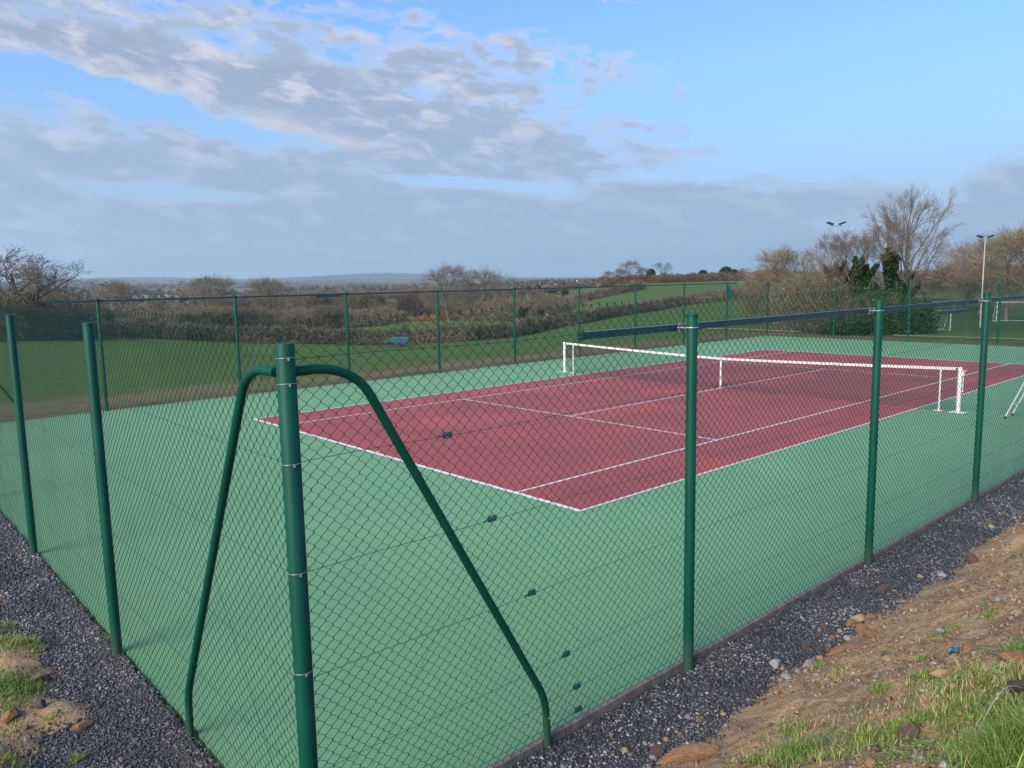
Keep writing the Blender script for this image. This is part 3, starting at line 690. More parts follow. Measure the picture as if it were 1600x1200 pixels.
# ------------------------------------------------------------------ chain link
PX_, PZ_ = .0415, .039
def chainlink(L, zt, zb, n=4, r=.0015, knuck=True):
    nw = int(L/PX_); ns = int((zt-zb)/PZ_)
    i = np.arange(nw)[:, None]; k = np.arange(ns+1)[None]
    par = (i+k) % 2
    X = (i+par)*PX_; Zc = zt-k*PZ_+0*i
    # slight slack so the mesh is not perfectly regular
    Xw = X+(fbm(X/.6, Zc/.6, 200)-.5)*.012+(vnoise(i*1.0, k*.13, 7)-.5)*.004; Zw = Zc+(fbm(X/.7, Zc/.7, 201)-.5)*.014
    Yw = np.where(par == 1, r*1.0, -r*1.0)+(fbm(X/.9, Zc/1.2, 205)-.5)*.03
    if n >= 4:     # wire stands upright for a moment where two wires hook round each other
        rep_ = lambda q: np.repeat(q, 2, 1)
        sg = np.tile([1., -1.], ns+1)[None]; o2 = rep_(np.where(par == 1, 1., -1.))
        Zw = rep_(Zw)+sg*.0042; Xw = rep_(Xw)+o2*r*.55; Yw = rep_(Yw)+sg*r*.5; ns = 2*ns+1
    a = 2*np.pi*(np.arange(n)+.5)/n
    # cross-section in plane perpendicular to wire diag ~ use x/y axes ring
    V = np.stack([Xw[..., None]+r*1.25*np.cos(a), Yw[..., None]+r*np.sin(a), np.repeat(Zw[..., None], n, -1)], -1)
    V = V.reshape(-1, 3)
    base = (np.arange(nw)[:, None]*(ns+1)+np.arange(ns)[None]).ravel()*n
    kk = np.arange(n); k2 = (kk+1) % n
    F = np.stack([kk, kk+n, k2+n, k2], 1)[None]+base[:, None, None]
    F = F.reshape(-1, 4)
    out = [(V, F)]
    if knuck:
        # bent wire ends at every second column along the top
        sel = (par[:, 0] == 1)
        P0 = np.stack([Xw[sel, 0], Yw[sel, 0], Zw[sel, 0]], -1); P1 = P0+np.array([0, 0, .012])
        out.append(segs(P0-np.array([.004, 0, 0]), P1-np.array([.006, .002, 0]), np.full(len(P0), r*1.3), np.full(len(P0), r*1.2)))
        out.append(segs(P1-np.array([.007, 0, .001]), P1+np.array([.007, .002, -.002]), np.full(len(P0), r*1.3), np.full(len(P0), r*1.2)))
        out.append(segs(P1+np.array([.007, 0, -.001]), P0+np.array([.009, .002, -.012]), np.full(len(P0), r*1.2), np.full(len(P0), r*1.1)))
    return join(out)
HP = 2.95; MT = 3.055
def fence(name, A, B, spots, label, nside=4, cornerA=True, cornerB=False, rail=None, railz=2.845, knuck=True, rp=.0435, caps=False, postout=.04, clampsize=1, mt=MT, wr=.0021, extra=None):
    """fence from A to B (local x along the run, local -y outwards)"""
    A = np.array([*A, 0.]); B = np.array([*B, 0.]); d = B-A; L = np.linalg.norm(d)
    root = empty(name, A, math.atan2(d[1], d[0]))
    tag(root, label, 'fence', 'chain link fences around the tennis court')
    V, F = chainlink(L, mt, -.05, nside, wr, knuck)
    mesh_np('chain_link_mesh', V, F, MAT['wire'], True, root)
    po = -postout
    for i, s in enumerate(spots):
        mb = MB(); rr = rp
        mb.tube([(s, po, -.25), (s, po, HP-.004), (s, po, HP)], [rr, rr, rr-.003], 24)
        p = mb.build('post', MAT['post'], root)
        if not caps: c = MB(); c.tube([(s, po, HP-.014), (s, po, HP+.003), (s, po, HP+.007)], [rr+.0025, rr+.0025, rr-.004], 24); c.build('cap', MAT['post'], p)
        if caps:
            c = MB(); c.box((s, po+.02, HP+.005), (.11, .12, .05), bev=.01); c.build('cap', MAT['post'], p)
    # line wires
    for zz in (2.86, 2.32, 1.72, 1.12, .56, .27, .08):
        if zz in (.27,) and nside < 4: continue
        mb = MB(); n = int(L/.5)+1
        mb.tube([(L*k/n, -.004, zz+.006*math.sin(k*1.7)) for k in range(n+1)], .0016, 4, True)
        mb.build('line_wire', MAT['wire'], root)
    if rail:
        a, b = rail; y = .065 if not caps else -.02; z = railz
        ends = [a]; 
        while ends[-1]+6.1 < b: ends.append(ends[-1]+6.1)
        ends.append(b)
        mb = MB()
        for e0, e1 in zip(ends[:-1], ends[1:]):
            x = (e0+e1)/2; l = e1-e0-.012
            mb.box((x, y, z+.0235), (l, .046, .004)); mb.box((x, y-.023, z-.001), (l, .004, .045)); mb.box((x, y+.023, z-.001), (l, .004, .045))
            mb.box((x, y-.014, z-.0245), (l, .014, .004)); mb.box((x, y+.014, z-.0245), (l, .014, .004))
            if e0 > a: mb.box((e0, y, z), (.22, .056, .062), bev=.004)
        o = mb.build('top_rail', MAT['rail'], root)
        c = MB(); c.box((a-.008, y, z), (.012, .058, .076), bev=.004); c.tube([(a-.024, y, z+.01), (a+.02, y, z+.01)], .008, 10); c.tube([(a-.03, y, z-.02), (a-.01, y, z-.02)], .005, 8); c.build('end_cap', MAT['clamp'], o)
        if not caps:
            for s in spots:
                if s < a: continue
                c = MB(); rr = rp+.004
                ring = [(s+rr*math.cos(t), po+rr*math.sin(t), z+.0) for t in np.linspace(-math.pi*1.02, .02, 14)]
                ring = [(s-rr-.05, y-.03, z)]+[(s-rr, po+.02, z)]+ring+[(s+rr, po+.02, z)]+[(s+rr+.05, y-.03, z)]
                c.tube(ring, .0045, 8)
                c.box((s, y-.032, z+.0), (.16, .012, .07), bev=.003); c.box((s+.055, y-.045, z+.02), (.05, .03, .03), bev=.004)
                for sg in (-1, 1): c.tube([(s+sg*(rr+.02), po+.02, z), (s+sg*(rr+.02), y-.03, z)], .009, 8)
                c.build('clamp', MAT['galv'], root)
                c = MB(); c.box((s+.05, po+.012, z+.0), (.07, .045, .05), bev=.005); c.build('bracket', MAT['clamp'], root)
    def brace(s, sg, lefty=False):
        # bent tube strut rising from the ground to the corner post
        foot, knee, sh, top = 1.81, 1.79, .44, 2.80
        pts = []
        raw = [(sg*foot, .0, -.2), (sg*foot, 0, .10), (sg*(knee-.0), 0, .34), (sg*sh, 0, 2.72), (sg*.25, 0, 2.805), (sg*.03, 0, 2.80)]
        def fil(P, r=.1, k=6):
            out = [P[0]]
            for i in range(1, len(P)-1):
                p, q, w = map(np.array, (P[i-1], P[i], P[i+1])); a = q+(p-q)/np.linalg.norm(p-q)*min(r, np.linalg.norm(p-q)*.45); b = q+(w-q)/np.linalg.norm(w-q)*min(r, np.linalg.norm(w-q)*.45)
                for j in range(k+1):
                    t = j/k; out.append((1-t)**2*a+2*t*(1-t)*q+t*t*b)
            out.append(P[-1]); return out
        pts = fil([np.array(p) for p in raw], .11)
        mb = MB(); mb.tube([(s+p[0], po+.012, p[2]) for p in pts], .0265, 18)
        br = mb.build('corner_brace', MAT['post'], root)
        if nside >= 4:
            for zt_ in ((.03, .15, .42, .86, 1.3, 1.85) if lefty else (.2,)):
                c = MB(); f = (zt_-.34)/(2.72-.34); xx = sg*foot if zt_ < .3 else sg*(knee+(sh-knee)*f)
                c.tube([(s+xx-.026, po+.0, zt_-.004), (s+xx, po-.026+.014, zt_), (s+xx+.026, po+.0, zt_+.004)], .0014, 5); c.box((s+xx+sg*-.016, po-.026, zt_), (.009, .007, .009))
                c.build('wire_tie', MAT['galv'], br)
        # diagonal stay
        mb = MB(); mb.tube([(s+sg*1.22, -.01, 1.52), (s+sg*.10, -.01, .05)], .0013, 4); mb.build('stay_wire', MAT['wire'], root)
    if cornerA: brace(0, 1, lefty=False)
    if cornerB: brace(L, -1, lefty=(nside >= 4))
    if extra: extra(root)
    return root
def near_extra(root):
    # ratchet tensioners on the line wires just past the brace
    for (xx, zz) in ((-4.95, 2.32), (-4.61, 1.72), (-4.27, 1.12), (-3.94, .56), (-3.83, .27), (-3.82, .085)):
        x = xx-X0; mb = MB()
        mb.tube([(x-.018, .012, zz), (x+.022, .012, zz)], .0085, 10)
        for q in (-.020, .024): mb.tube([(x+q-.002, .012, zz), (x+q+.002, .012, zz)], .017, 12)
        for q in (-.017, .017): mb.box((x+.0, .012, zz+q), (.062, .016, .003))
        mb.tube([(x-.031, .012, zz-.017), (x-.034, .012, zz), (x-.031, .012, zz+.017)], .003, 6); mb.tube([(x-.085, 0, zz-.002), (x-.05, .004, zz+.003), (x-.034, .010, zz)], .0028, 6); mb.tube([(x-.05, .004, zz+.003), (x-.06, .008, zz-.012)], .002, 5); mb.tube([(x+.002, -.010, zz), (x+.002, .034, zz)], .005, 6)
        mb.build('wire_tensioner', MAT['tension'], root)
    # galvanised ties twisted round the thick corner post
    for zz in (2.875, 2.745, 2.33, 1.75, 1.2, .6):
        mb = MB(); r_ = .0505
        mb.tube([(r_*math.cos(t), -.04+r_*math.sin(t), zz-.004*math.sin(t)) for t in np.linspace(0, 2*math.pi, 25)], .0013, 5)
        mb.box((-.008, -.04-r_, zz-.004), (.008, .007, .012)); mb.build('wire_tie', MAT['galv'], root)
    mb = MB(); y = .05
    for e in (9.42,): mb.box((e, y, 2.735), (.9, .05, .05), bev=.004)
    mb.build('spare_rail', MAT['rail'], root)
near_sp = [X-X0 for X in (-2.52+3.457*k for k in range(10)) if X < X1-.8]+[X1-X0]
f1 = fence('chain_link_fence', (X0, Y0), (X1, Y0), near_sp, 'green chain link fence along the near right side, dark rail hung on its posts', 4, True, True, rail=(-3.70-X0, X1-X0-1), extra=near_extra)
mb = MB(); mb.tube([(0, -.04, -.25), (0, -.04, HP-.004), (0, -.04, HP)], [.049, .049, .045], 32); mb.build('corner_post', MAT['post'], f1)
# left side run goes from far corner to near corner so that -y is outwards
L2 = Y1-Y0
f2 = fence('chain_link_fence', (X0, Y1), (X0, Y0), [Y1-(0.0+3.555*k) for k in range(0, 5)], 'green chain link fence on the left end, seen from outside beside the corner post', 4, False, True, postout=.035, wr=.0017)
def far_extra(root):
    # run goes B->A : local x = X1 - world x
    x = X1-27.42; mb = MB(); mb.box((x-.13, .06, 2.50), (.20, .12, .62), bev=.012); b = mb.build('meter_box', material('green_box', speck((.002, .1, .08), (.004, .13, .1), 4, .35, 0)), root)
    mb = MB(); mb.tube([(x-.12, .125, 2.74), (x-.12, .135, 2.74)], .02, 12); mb.box((x-.12, .124, 2.69), (.015, .01, .05)); mb.build('lock', MAT['galv'], b)
    
    for zq in (2.66, 2.34): mb = MB(); mb.box((x, .05, zq), (.14, .03, .04), bev=.004); mb.build('bracket', MAT['clamp'], root)
    mb = MB(); xx = X1-4.6; mb.box((xx, .04, HP-.07), (.95, .045, .045), bev=.004); mb.build('spare_rail', MAT['rail'], root)
f3 = fence('chain_link_fence', (X1, Y1), (X0, Y1), [X1-(-2.18+3.692*k) for k in range(9)]+[0.0], 'green chain link fence on the far long side, pale top rail against the field', 3, True, True, rail=(X1-28.35, X1+3.35), railz=HP-.02, caps=True, postout=-.04, rp=.044, knuck=False, mt=2.86, extra=far_extra)
f4 = fence('chain_link_fence', (X1, Y0), (X1, Y1), [Y-Y0 for Y in (.25, 4.0, 7.8, 11.5)], 'green chain link fence at the far end, in front of the ivy trees', 3, True, True, knuck=False, mt=2.86, postout=-.03, rp=.044)

# ------------------------------------------------------------------ tennis net
nt_ = empty('tennis_net', (11.885, 0, 0)); tag(nt_, 'black tennis net with white headband strung across the red court', 'tennis net')
ya, yb = -.914, 11.884
def top_h(y): t = (y-5.485)/(yb-5.485); return .914+.156*abs(t)**1.25
ys = np.arange(ya+.1, yb-.1, .045); zs = np.arange(.03, .9, .045)
P0 = [(0, y, .02) for y in ys]; P1 = [(0, y, top_h(y)-.04) for y in ys]
yy = np.linspace(ya+.1, yb-.1, 40)
for z in np.arange(0, 21):
    for a, b in zip(yy[:-1], yy[1:]):
        P0.append((0, a, .03+z/20*(top_h(a)-.09))); P1.append((0, b, .03+z/20*(top_h(b)-.09)))
V, F = segs(P0, P1, np.full(len(P0), .0026), np.full(len(P0), .0026), 3); mesh_np('netting', V, F, MAT['net'], False, nt_)
mb = MB()
for a, b in zip(yy[:-1], yy[1:]):
    for (x0, x1) in ((-.009, -.009), (.009, .009)):
        mb.quad([(x0, a, top_h(a)-.065), (x0, b, top_h(b)-.065), (x0, b, top_h(b)), (x0, a, top_h(a))])
    mb.quad([(-.009, a, top_h(a)), (.009, a, top_h(a)), (.009, b, top_h(b)), (-.009, b, top_h(b))])
mb.build('headband', MAT['tape'], nt_)
mb = MB(); mb.box((-.012, 5.485, .46), (.006, .05, .92)); mb.box((.012, 5.485, .46), (.006, .05, .92)); mb.box((0, 5.485, .925), (.03, .052, .012)); mb.box((0, 5.485, .012), (.06, .06, .012)); mb.build('centre_strap', MAT['tape'], nt_)
for (y, s) in ((ya, -1), (yb, 1)):
    mb = MB(); mb.tube([(0, y, .01), (0, y, 1.05), (0, y, 1.075)], [.046, .046, .035], 20); p = mb.build('net_post', MAT['white'], nt_)
    mb = MB(); mb.box((0, y, .018), (.30, .34, .012), bev=.004); mb.build('base_plate', MAT['white'], p)
    if s < 0:
        mb = MB(); mb.tube([(0, y-.03, .98), (0, y-.14, 1.0)], .012, 10); mb.tube([(0, y-.07, .5), (0, y-.07, .92)], .010, 8); mb.box((0, y-.06, .92), (.05, .06, .08), bev=.005); mb.build('winder', MAT['white'], p)
    mb = MB(); mb.tube([(0, y-s*.42, .01), (0, y-s*.42, top_h(y)-.01)], .019, 12); mb.box((0, y-s*.42, .016), (.2, .2, .01)); mb.build('net_stick', MAT['white'], nt_)
    mb = MB(); mb.tube([(0, y, 1.055), (0, y-s*.10, top_h(y)-.01)], .008, 8); mb.build('net_cable', MAT['tape'], nt_)

# ------------------------------------------------------------------ umpire chair (only its foot shows at the right edge)
uc = empty('umpire_chair', (11.80, -1.90, 0)); tag(uc, 'white tubular umpire chair, its ladder feet showing at the right edge of court', 'umpire chair')
# ladder leans towards -y
for dx in (0, .52):
    mb = MB(); mb.tube([(dx, 0, .02), (dx+(-.0), -.70, 1.75)], .02, 12); l = mb.build('leg', MAT['white'], uc); mb = MB(); mb.tube([(dx, .004, -.0), (dx, -.015, .05)], .027, 12); mb.build('rubber_foot', MAT['net'], l)
    mb = MB(); mb.tube([(dx, -1.75, .02), (dx, -1.15, 1.75)], .02, 12); mb.build('leg', MAT['white'], uc)
for zz in (.30, .62, .94, 1.26):
    yy_ = -.70*(zz-.02)/1.73; mb = MB(); mb.tube([(0, yy_, zz), (.52, yy_, zz)], .014, 10); mb.build('rung', MAT['white'], uc)
mb = MB(); mb.box((.26, -.95, 1.77), (.56, .52, .035), bev=.01); mb.build('seat', MAT['white'], uc)
mb = MB(); mb.box((.26, -1.2, 2.1), (.56, .03, .5), bev=.01); mb.build('backrest', MAT['white'], uc)
for dx in (-.02, .54):
    mb = MB(); mb.tube([(dx, -.72, 1.78), (dx, -.72, 2.02), (dx, -1.2, 2.02)], .016, 10); mb.build('armrest', MAT['white'], uc)

# ------------------------------------------------------------------ trees
def gen_tree(seed, H, spread=.55, s0=None, crown=(.60, .36, .42), trunkfrac=.28, nl=(7, 6, 5, 5, 3), up=.25, wob=.16, r0=None, multi=1, rmin=.008, lens=(.62, .62, .6, .58, .5), twigr=1.0):
    rd = random.Random(seed); r0 = r0 or H*.022; s0 = s0 or spread
    S = []   # p0,p1,r0,r1,level
    def vec(): return np.array([rd.gauss(0, 1), rd.gauss(0, 1), rd.gauss(0, 1)])
    def perp(d):
        v = vec(); v -= d*(v@d); return v/np.linalg.norm(v)
    def grow(p, d, L, r, lev):
        cz, crx, crz = crown; n = 7 if lev == 0 else (6 if lev == 1 else (5 if lev == 2 else (4 if lev == 3 else 2)))
        st = L/n; pts = [(p, r, d)]; re = max(rmin*.6, r*(.22 if lev else .30))
        for i in range(n):
            q = d+vec()*wob*(.6 if lev == 0 else 1); q[2] += up*(.5 if lev > 0 else .6)*(1 if lev < 4 else .3)
            d = q/np.linalg.norm(q); p2 = p+d*st; t = (i+1)/n; rr = r+(re-r)*t
            if 0 < lev < 3 and ((p2[0]**2+p2[1]**2)/(crx*H)**2+((p2[2]-cz*H)/(crz*H))**2) > rd.uniform(.88, 1.12) and p2[2] > .25*H: re2 = max(rmin*.6, rr*.3); S.append((p, p2, pts[-1][1], re2, lev)); pts.append((p2, re2, d)); break
            S.append((p, p2, pts[-1][1], rr, lev)); p = p2; pts.append((p, rr, d))
        if lev >= len(nl): return
        n = len(pts)-1
        k = nl[lev]; k = max(1, k+rd.choice((-1, 0, 0, 1)))
        for j in range(k):
            if lev == 0: t = trunkfrac/.88+(1-trunkfrac/.88)*(j+rd.random()*.7)/k
            else: t = .22+.78*(j+rd.random())/k
            t = min(t, .999); fi = t*n; i0 = int(fi); fr = fi-i0
            a = pts[i0]; b = pts[min(i0+1, n)]; pp = a[0]*(1-fr)+b[0]*fr; rr = a[1]*(1-fr)+b[1]*fr; dd = b[2]
            ang = s0*(1.25-.5*t)*rd.uniform(.75, 1.25) if lev == 0 else spread*rd.uniform(.8, 1.4)
            az0 = j*2.4+rd.uniform(-.5, .5); pv_ = np.array([math.cos(az0), math.sin(az0), 0.]) if lev == 0 else perp(dd)
            nd_ = dd*math.cos(ang)+pv_*math.sin(ang); nd_ /= np.linalg.norm(nd_)
            if nd_[2] < -.15 and lev < 3: nd_[2] *= -.3
            LL = (H*.74 if lev == 0 else L)*(lens[lev] if lev else 1)*(1.1-.35*t)*rd.uniform(.75, 1.15)
            grow(pp, nd_, LL, max(rmin, rr*(rd.uniform(.42, .62) if lev < 2 else rd.uniform(.5, .7))), lev+1)
    for m in range(multi):
        a = rd.uniform(0, 6.28); off = np.array([math.cos(a), math.sin(a), 0])*(0 if multi == 1 else H*.03)
        d = np.array([math.cos(a)*.28*(multi > 1), math.sin(a)*.28*(multi > 1), 1.]); d /= np.linalg.norm(d)
        grow(np.array([0, 0, -.3])+off, d, H*.88, r0*(1 if multi == 1 else .7)*rd.uniform(.8, 1.1), 0)
    P0 = np.array([s[0] for s in S]); P1 = np.array([s[1] for s in S]); r0_ = np.array([s[2] for s in S]); r1_ = np.array([s[3] for s in S]); lv = np.array([s[4] for s in S])
    zmax = P1[:, 2].max(); sc = H/zmax; P0[:, 2] *= sc; P1[:, 2] *= sc
    rm = np.where(lv >= 3, rmin*twigr, rmin); r0_ = np.maximum(r0_, rm); r1_ = np.maximum(r1_, rm*.7)
    return P0, P1, r0_, r1_, lv
def tree_meshes(g, bark, twig):
    P0, P1, a, b, lv = g; k = lv <= 1
    def mk(name, k, n, mat):
        V, F = segs(P0[k], P1[k], a[k], b[k], n); o = mesh_np(name, V, F, mat, True); C.objects.unlink(o); return o.data
    t = mk('trunk', k, 7, bark); c = mk('crown', ~k, 3, twig); return t, c
LEAF = np.array([[-.5, 0, 0], [.5, 0, 0], [.5, 1, .15], [-.5, 1, .15]])
SLIV = np.array([[-.09, 0, 0], [.09, 0, 0], [.05, 1.9, .15], [-.05, 1.9, .15]])
def leafcloud(P, size):
    n = len(P); rt = rand_rot(n); V = np.einsum('nij,kj->nki', rt, LEAF-np.array([0, .5, 0]))*size[:, None, None]+P[:, None]
    return V.reshape(-1, 3), np.arange(n*4).reshape(-1, 4)
def ivy_on(g, zmax, dens, radius, seed=1):
    """ivy leaves clustered round the trunk and lower limbs"""
    P0, P1, a, b, lv = g; r_ = np.random.default_rng(seed); k = (lv <= 1) & (np.hypot(P1[:, 0], P1[:, 1]) < .16*P1[:, 2].max()) & (P1[:, 2] < zmax) & (P0[:, 2] < zmax*.95)
    A_, B_ = P0[k], P1[k]; out_ = []
    for p, q in zip(A_, B_):
        m = int(dens*np.linalg.norm(q-p)); 
        if m < 1: continue
        t = r_.random(m)[:, None]; c = p*(1-t)+q*t; f = np.clip(1.15-c[:, 2:3]/zmax, .25, 1)
        out_.append(c+r_.normal(size=(m, 3))*radius*f*.55)
    P = np.concatenate(out_); V, F = leafcloud(P, r_.uniform(.10, .2, len(P)))
    o = mesh_np('ivy', V, F, MAT['ivy'], False, attr={'tone': np.repeat(np.clip(r_.random(len(P))*.8+(fbm(P[:, 0]*2, P[:, 2]*2, 5)-.5), 0, 1), 4)}); C.objects.unlink(o); return o.data
PROTO = {}
def proto(key, seed, H, bark='bark', twig='twig', ivy=None, **kw):
    g = gen_tree(seed, H, **kw); t, c = tree_meshes(g, MAT[bark], MAT[twig]); iv = ivy_on(g, *ivy) if ivy else None
    PROTO[key] = (t, c, iv, H)
def plant(key, loc, H, label, rz=0, name='bare_tree', group=None, cat='tree', wide=1.0):
    t, c, iv, H0 = PROTO[key]; s = H/H0
    r = empty(name, loc, rz); r.scale = (s*wide, s*wide, s); tag(r, label, cat, group)
    for me, nm in ((t, 'trunk'), (c, 'crown'), (iv, 'ivy')):
        if me is None: continue
        o = bpy.data.objects.new(nm, me); C.objects.link(o); o.parent = r
    return r
proto('ash', 3, 11.5, ivy=(5.2, 520, .28), spread=.50, s0=.72, trunkfrac=.17, nl=(15, 8, 6, 5), up=.10, wob=.07, crown=(.60, .34, .42), r0=.25, rmin=.0065, lens=(.62, .48, .46, .5, .5))
proto('ash2', 14, 9.5, ivy=(6.4, 620, .36), spread=.5, s0=.5, lens=(.6, .48, .52, .55, .5), trunkfrac=.25, nl=(9, 7, 6, 5), up=.12, wob=.08, r0=.18, rmin=.007)
proto('ash3', 25, 8.5, ivy=(6.0, 700, .40), spread=.5, s0=.42, lens=(.6, .48, .52, .55, .5), trunkfrac=.3, nl=(9, 7, 6, 5), up=.12, wob=.09, r0=.16, rmin=.007)
proto('oak', 8, 9, bark='twigd', twig='twigd', spread=.7, s0=.95, trunkfrac=.2, nl=(8, 6, 6, 5), up=.04, wob=.17, r0=.32, rmin=.012, lens=(.6, .55, .5, .5, .5), crown=(.55, .62, .47))
proto('round', 9, 11, spread=.66, trunkfrac=.14, nl=(12, 7, 6, 5), up=.08, wob=.10, r0=.24, rmin=.014)
proto('round2', 19, 11, twig='twig2', spread=.58, trunkfrac=.18, nl=(11, 7, 6, 5), up=.12, wob=.12, r0=.2, rmin=.014)
proto('shrub', 5, 7, twig='twig', spread=.5, trunkfrac=.1, nl=(6, 5, 5, 4), up=.22, wob=.2, r0=.09, multi=5, rmin=.018)
proto('shrub2', 6, 7, twig='twig2', spread=.6, trunkfrac=.08, nl=(6, 5, 5, 4), up=.15, wob=.25, r0=.08, multi=6, rmin=.018)
proto('ivied', 31, 8, ivy=(7.2, 900, .75), spread=.5, trunkfrac=.25, nl=(6, 5, 4, 4), up=.25, wob=.2, r0=.2, rmin=.018)
proto('bare', 44, 9, bark='twigd', twig='twig', spread=.55, trunkfrac=.3, nl=(6, 5, 5, 4), up=.15, wob=.22, r0=.12, rmin=.02)

def at_top(px, D, ytop):          # height of a thing standing at px,D whose top reaches image row ytop
    g_ = ground(px, D); return g_, at(px, ytop, D)[2]-g_[2]
def tr(key, px, D, ytop, label, **kw):
    g_, H = at_top(px, D, ytop); return plant(key, g_-np.array([0, 0, .15]), H, label, rz=random.uniform(0, 6.28) if 'rz' not in kw else kw.pop('rz'), **kw)
# cluster beyond the far end fence
tr('ash', 1421, 52, 277, 'tallest bare tree with a wide fan crown behind far end fence', rz=1.0, name='ash_tree', wide=.70)
tr('ash2', 1388, 51, 318, 'leafless tree with ivied trunk just left of the tallest tree', rz=2.0, name='ash_tree')
tr('ash3', 1352, 50, 345, 'middle ivy wrapped tree of the cluster behind the far fence', rz=.3, name='ash_tree')
tr('ash2', 1312, 50, 350, 'ivy trunked tree leaning left at the front of the cluster', rz=4.0, name='ash_tree')
tr('round2', 1236, 62, 374, 'slender bare tree at the left end of the cluster', rz=1, name='bare_tree')
tr('shrub2', 1290, 56, 400, 'yellowish multi stemmed thicket tree between cluster and slender tree', name='willow')
tr('shrub', 1205, 75, 408, 'low twiggy shrub left of the slender bare tree', name='shrub')
tr('shrub2', 1262, 58, 425, 'olive brown willow bush by far corner of the court', name='willow')
tr('round', 1575, 105, 350, 'bare tree near right edge with upright branches', name='bare_tree')
tr('round2', 1612, 100, 340, 'bare tree cut by the right picture edge', name='bare_tree')
tr('round', 1532, 125, 362, 'thin bare tree standing behind the white floodlight mast', name='bare_tree')
tr('shrub', 1500, 140, 392, 'low bare tree right of the tallest tree', name='bare_tree')
# ivy and bramble mass under the cluster
def bushmass(name, pts, hgt, wid, n, leaf, mat, label, cat, twn=0, twmat=None, group=None, seed=0, kind=None, ragged=.35):
    """a hedge / bush: leaf and twig sized faces through an uneven volume following a line on the ground"""
    n = n if mat.name.startswith('ivy') else int(n*2.2); r_ = np.random.default_rng(seed+99); pts = np.array(pts); dl = np.linalg.norm(np.diff(pts[:, :2], axis=0), axis=1); cum = np.r_[0, np.cumsum(dl)]; L = cum[-1]
    s = r_.random(n)*L; c = np.stack([np.interp(s, cum, pts[:, k]) for k in range(3)], -1)
    hh = hgt*(1-ragged+2*ragged*fbm(s/(hgt*.9), s*0+seed, 7, 4)); ww = wid*(.7+.6*fbm(s/(wid*1.2), s*0+seed+5, 8))
    t = r_.random(n)**.8; prof = np.sqrt(np.clip(1-(t*.96)**3, 0, 1))
    ang = r_.uniform(0, 2*np.pi, n); rad = np.sqrt(r_.uniform(.15, 1, n))*ww/2*prof*(.45+1.1*fbm(s/(hgt*.35)+np.cos(ang)*1.3, t*2.5+np.sin(ang)*1.3, seed+40, 3)); hh = hh*(.7+.6*vnoise(s/(hgt*.3), ang*.8, seed+41))
    P = c+np.stack([np.cos(ang)*rad, np.sin(ang)*rad, t*hh-.1], -1)
    root = c[0].copy(); root = np.array([pts[:, 0].mean(), pts[:, 1].mean(), pts[:, 2].min()])
    rt = rand_rot(n); sh = (LEAF-np.array([0, .5, 0])) if mat.name.startswith('ivy') else (SLIV-np.array([0, .9, 0])); V = np.einsum('nij,kj->nki', rt, sh)*(leaf*r_.uniform(.5, 1.4, n))[:, None, None]+P[:, None]-root
    tone = np.clip(.5+1.1*(fbm(s/2.2, t*hh/1.2, 9, 3)-.5)+r_.normal(0, .18, n), 0, 1)
    o = mesh_np(name, V.reshape(-1, 3), np.arange(n*4).reshape(-1, 4), mat, False, attr={'tone': np.repeat(tone, 4)}); o.location = root
    tag(o, label, cat, group, kind)
    if twn:
        s = r_.random(twn)*L; c = np.stack([np.interp(s, cum, pts[:, k]) for k in range(3)], -1); hh = hgt*(1-ragged+2*ragged*fbm(s/(hgt*.9), s*0+seed, 7, 4))
        a = r_.uniform(0, 6.28, twn); rr = r_.random(twn)*wid*.4; p0 = c+np.stack([np.cos(a)*rr, np.sin(a)*rr, hh*r_.uniform(.2, .8, twn)], -1)
        d = np.stack([r_.normal(0, .35, twn), r_.normal(0, .35, twn), r_.uniform(.4, 1, twn)], -1); p1 = p0+d*(hgt*.38*r_.uniform(.5, 1.2, twn))[:, None]
        V, F = segs(p0-root, p1-root, np.full(twn, leaf*.10), np.full(twn, leaf*.05), 3); mesh_np('twigs', V, F, twmat or MAT['twig'], False, o)
    return o
gp = lambda px, D: ground(px, D)
bushmass('ivy_thicket', [gp(1322, 48), gp(1345, 48.5), gp(1378, 49), gp(1402, 49.5)], 1.8, 2.8, 34000, .075, MAT['ivy'], 'dark ivy and bramble mass round the foot of the cluster', 'bush', 9000, MAT['twig'], seed=1, ragged=.5)
bushmass('bramble_bush', [gp(1232, 52), gp(1262, 50), gp(1300, 49)], 3.1, 3.0, 9000, .11, MAT['hedge'], 'brown bramble bush behind the far corner post', 'bush', 2500, MAT['twig2'], seed=2)
bushmass('bramble_bush', [gp(1170, 62), gp(1215, 60), gp(1262, 56)], 2.9, 2.4, 8000, .10, MAT['hedge'], 'tangled tan bush left of the ivy cluster', 'bush', 2500, MAT['twig2'], seed=3)
bushmass('bramble_bush', [gp(1425, 50), gp(1440, 50)], 1.7, 2, 3000, .12, MAT['ivy'], 'small green bramble right of the tallest tree foot', 'bush', 500, seed=4)

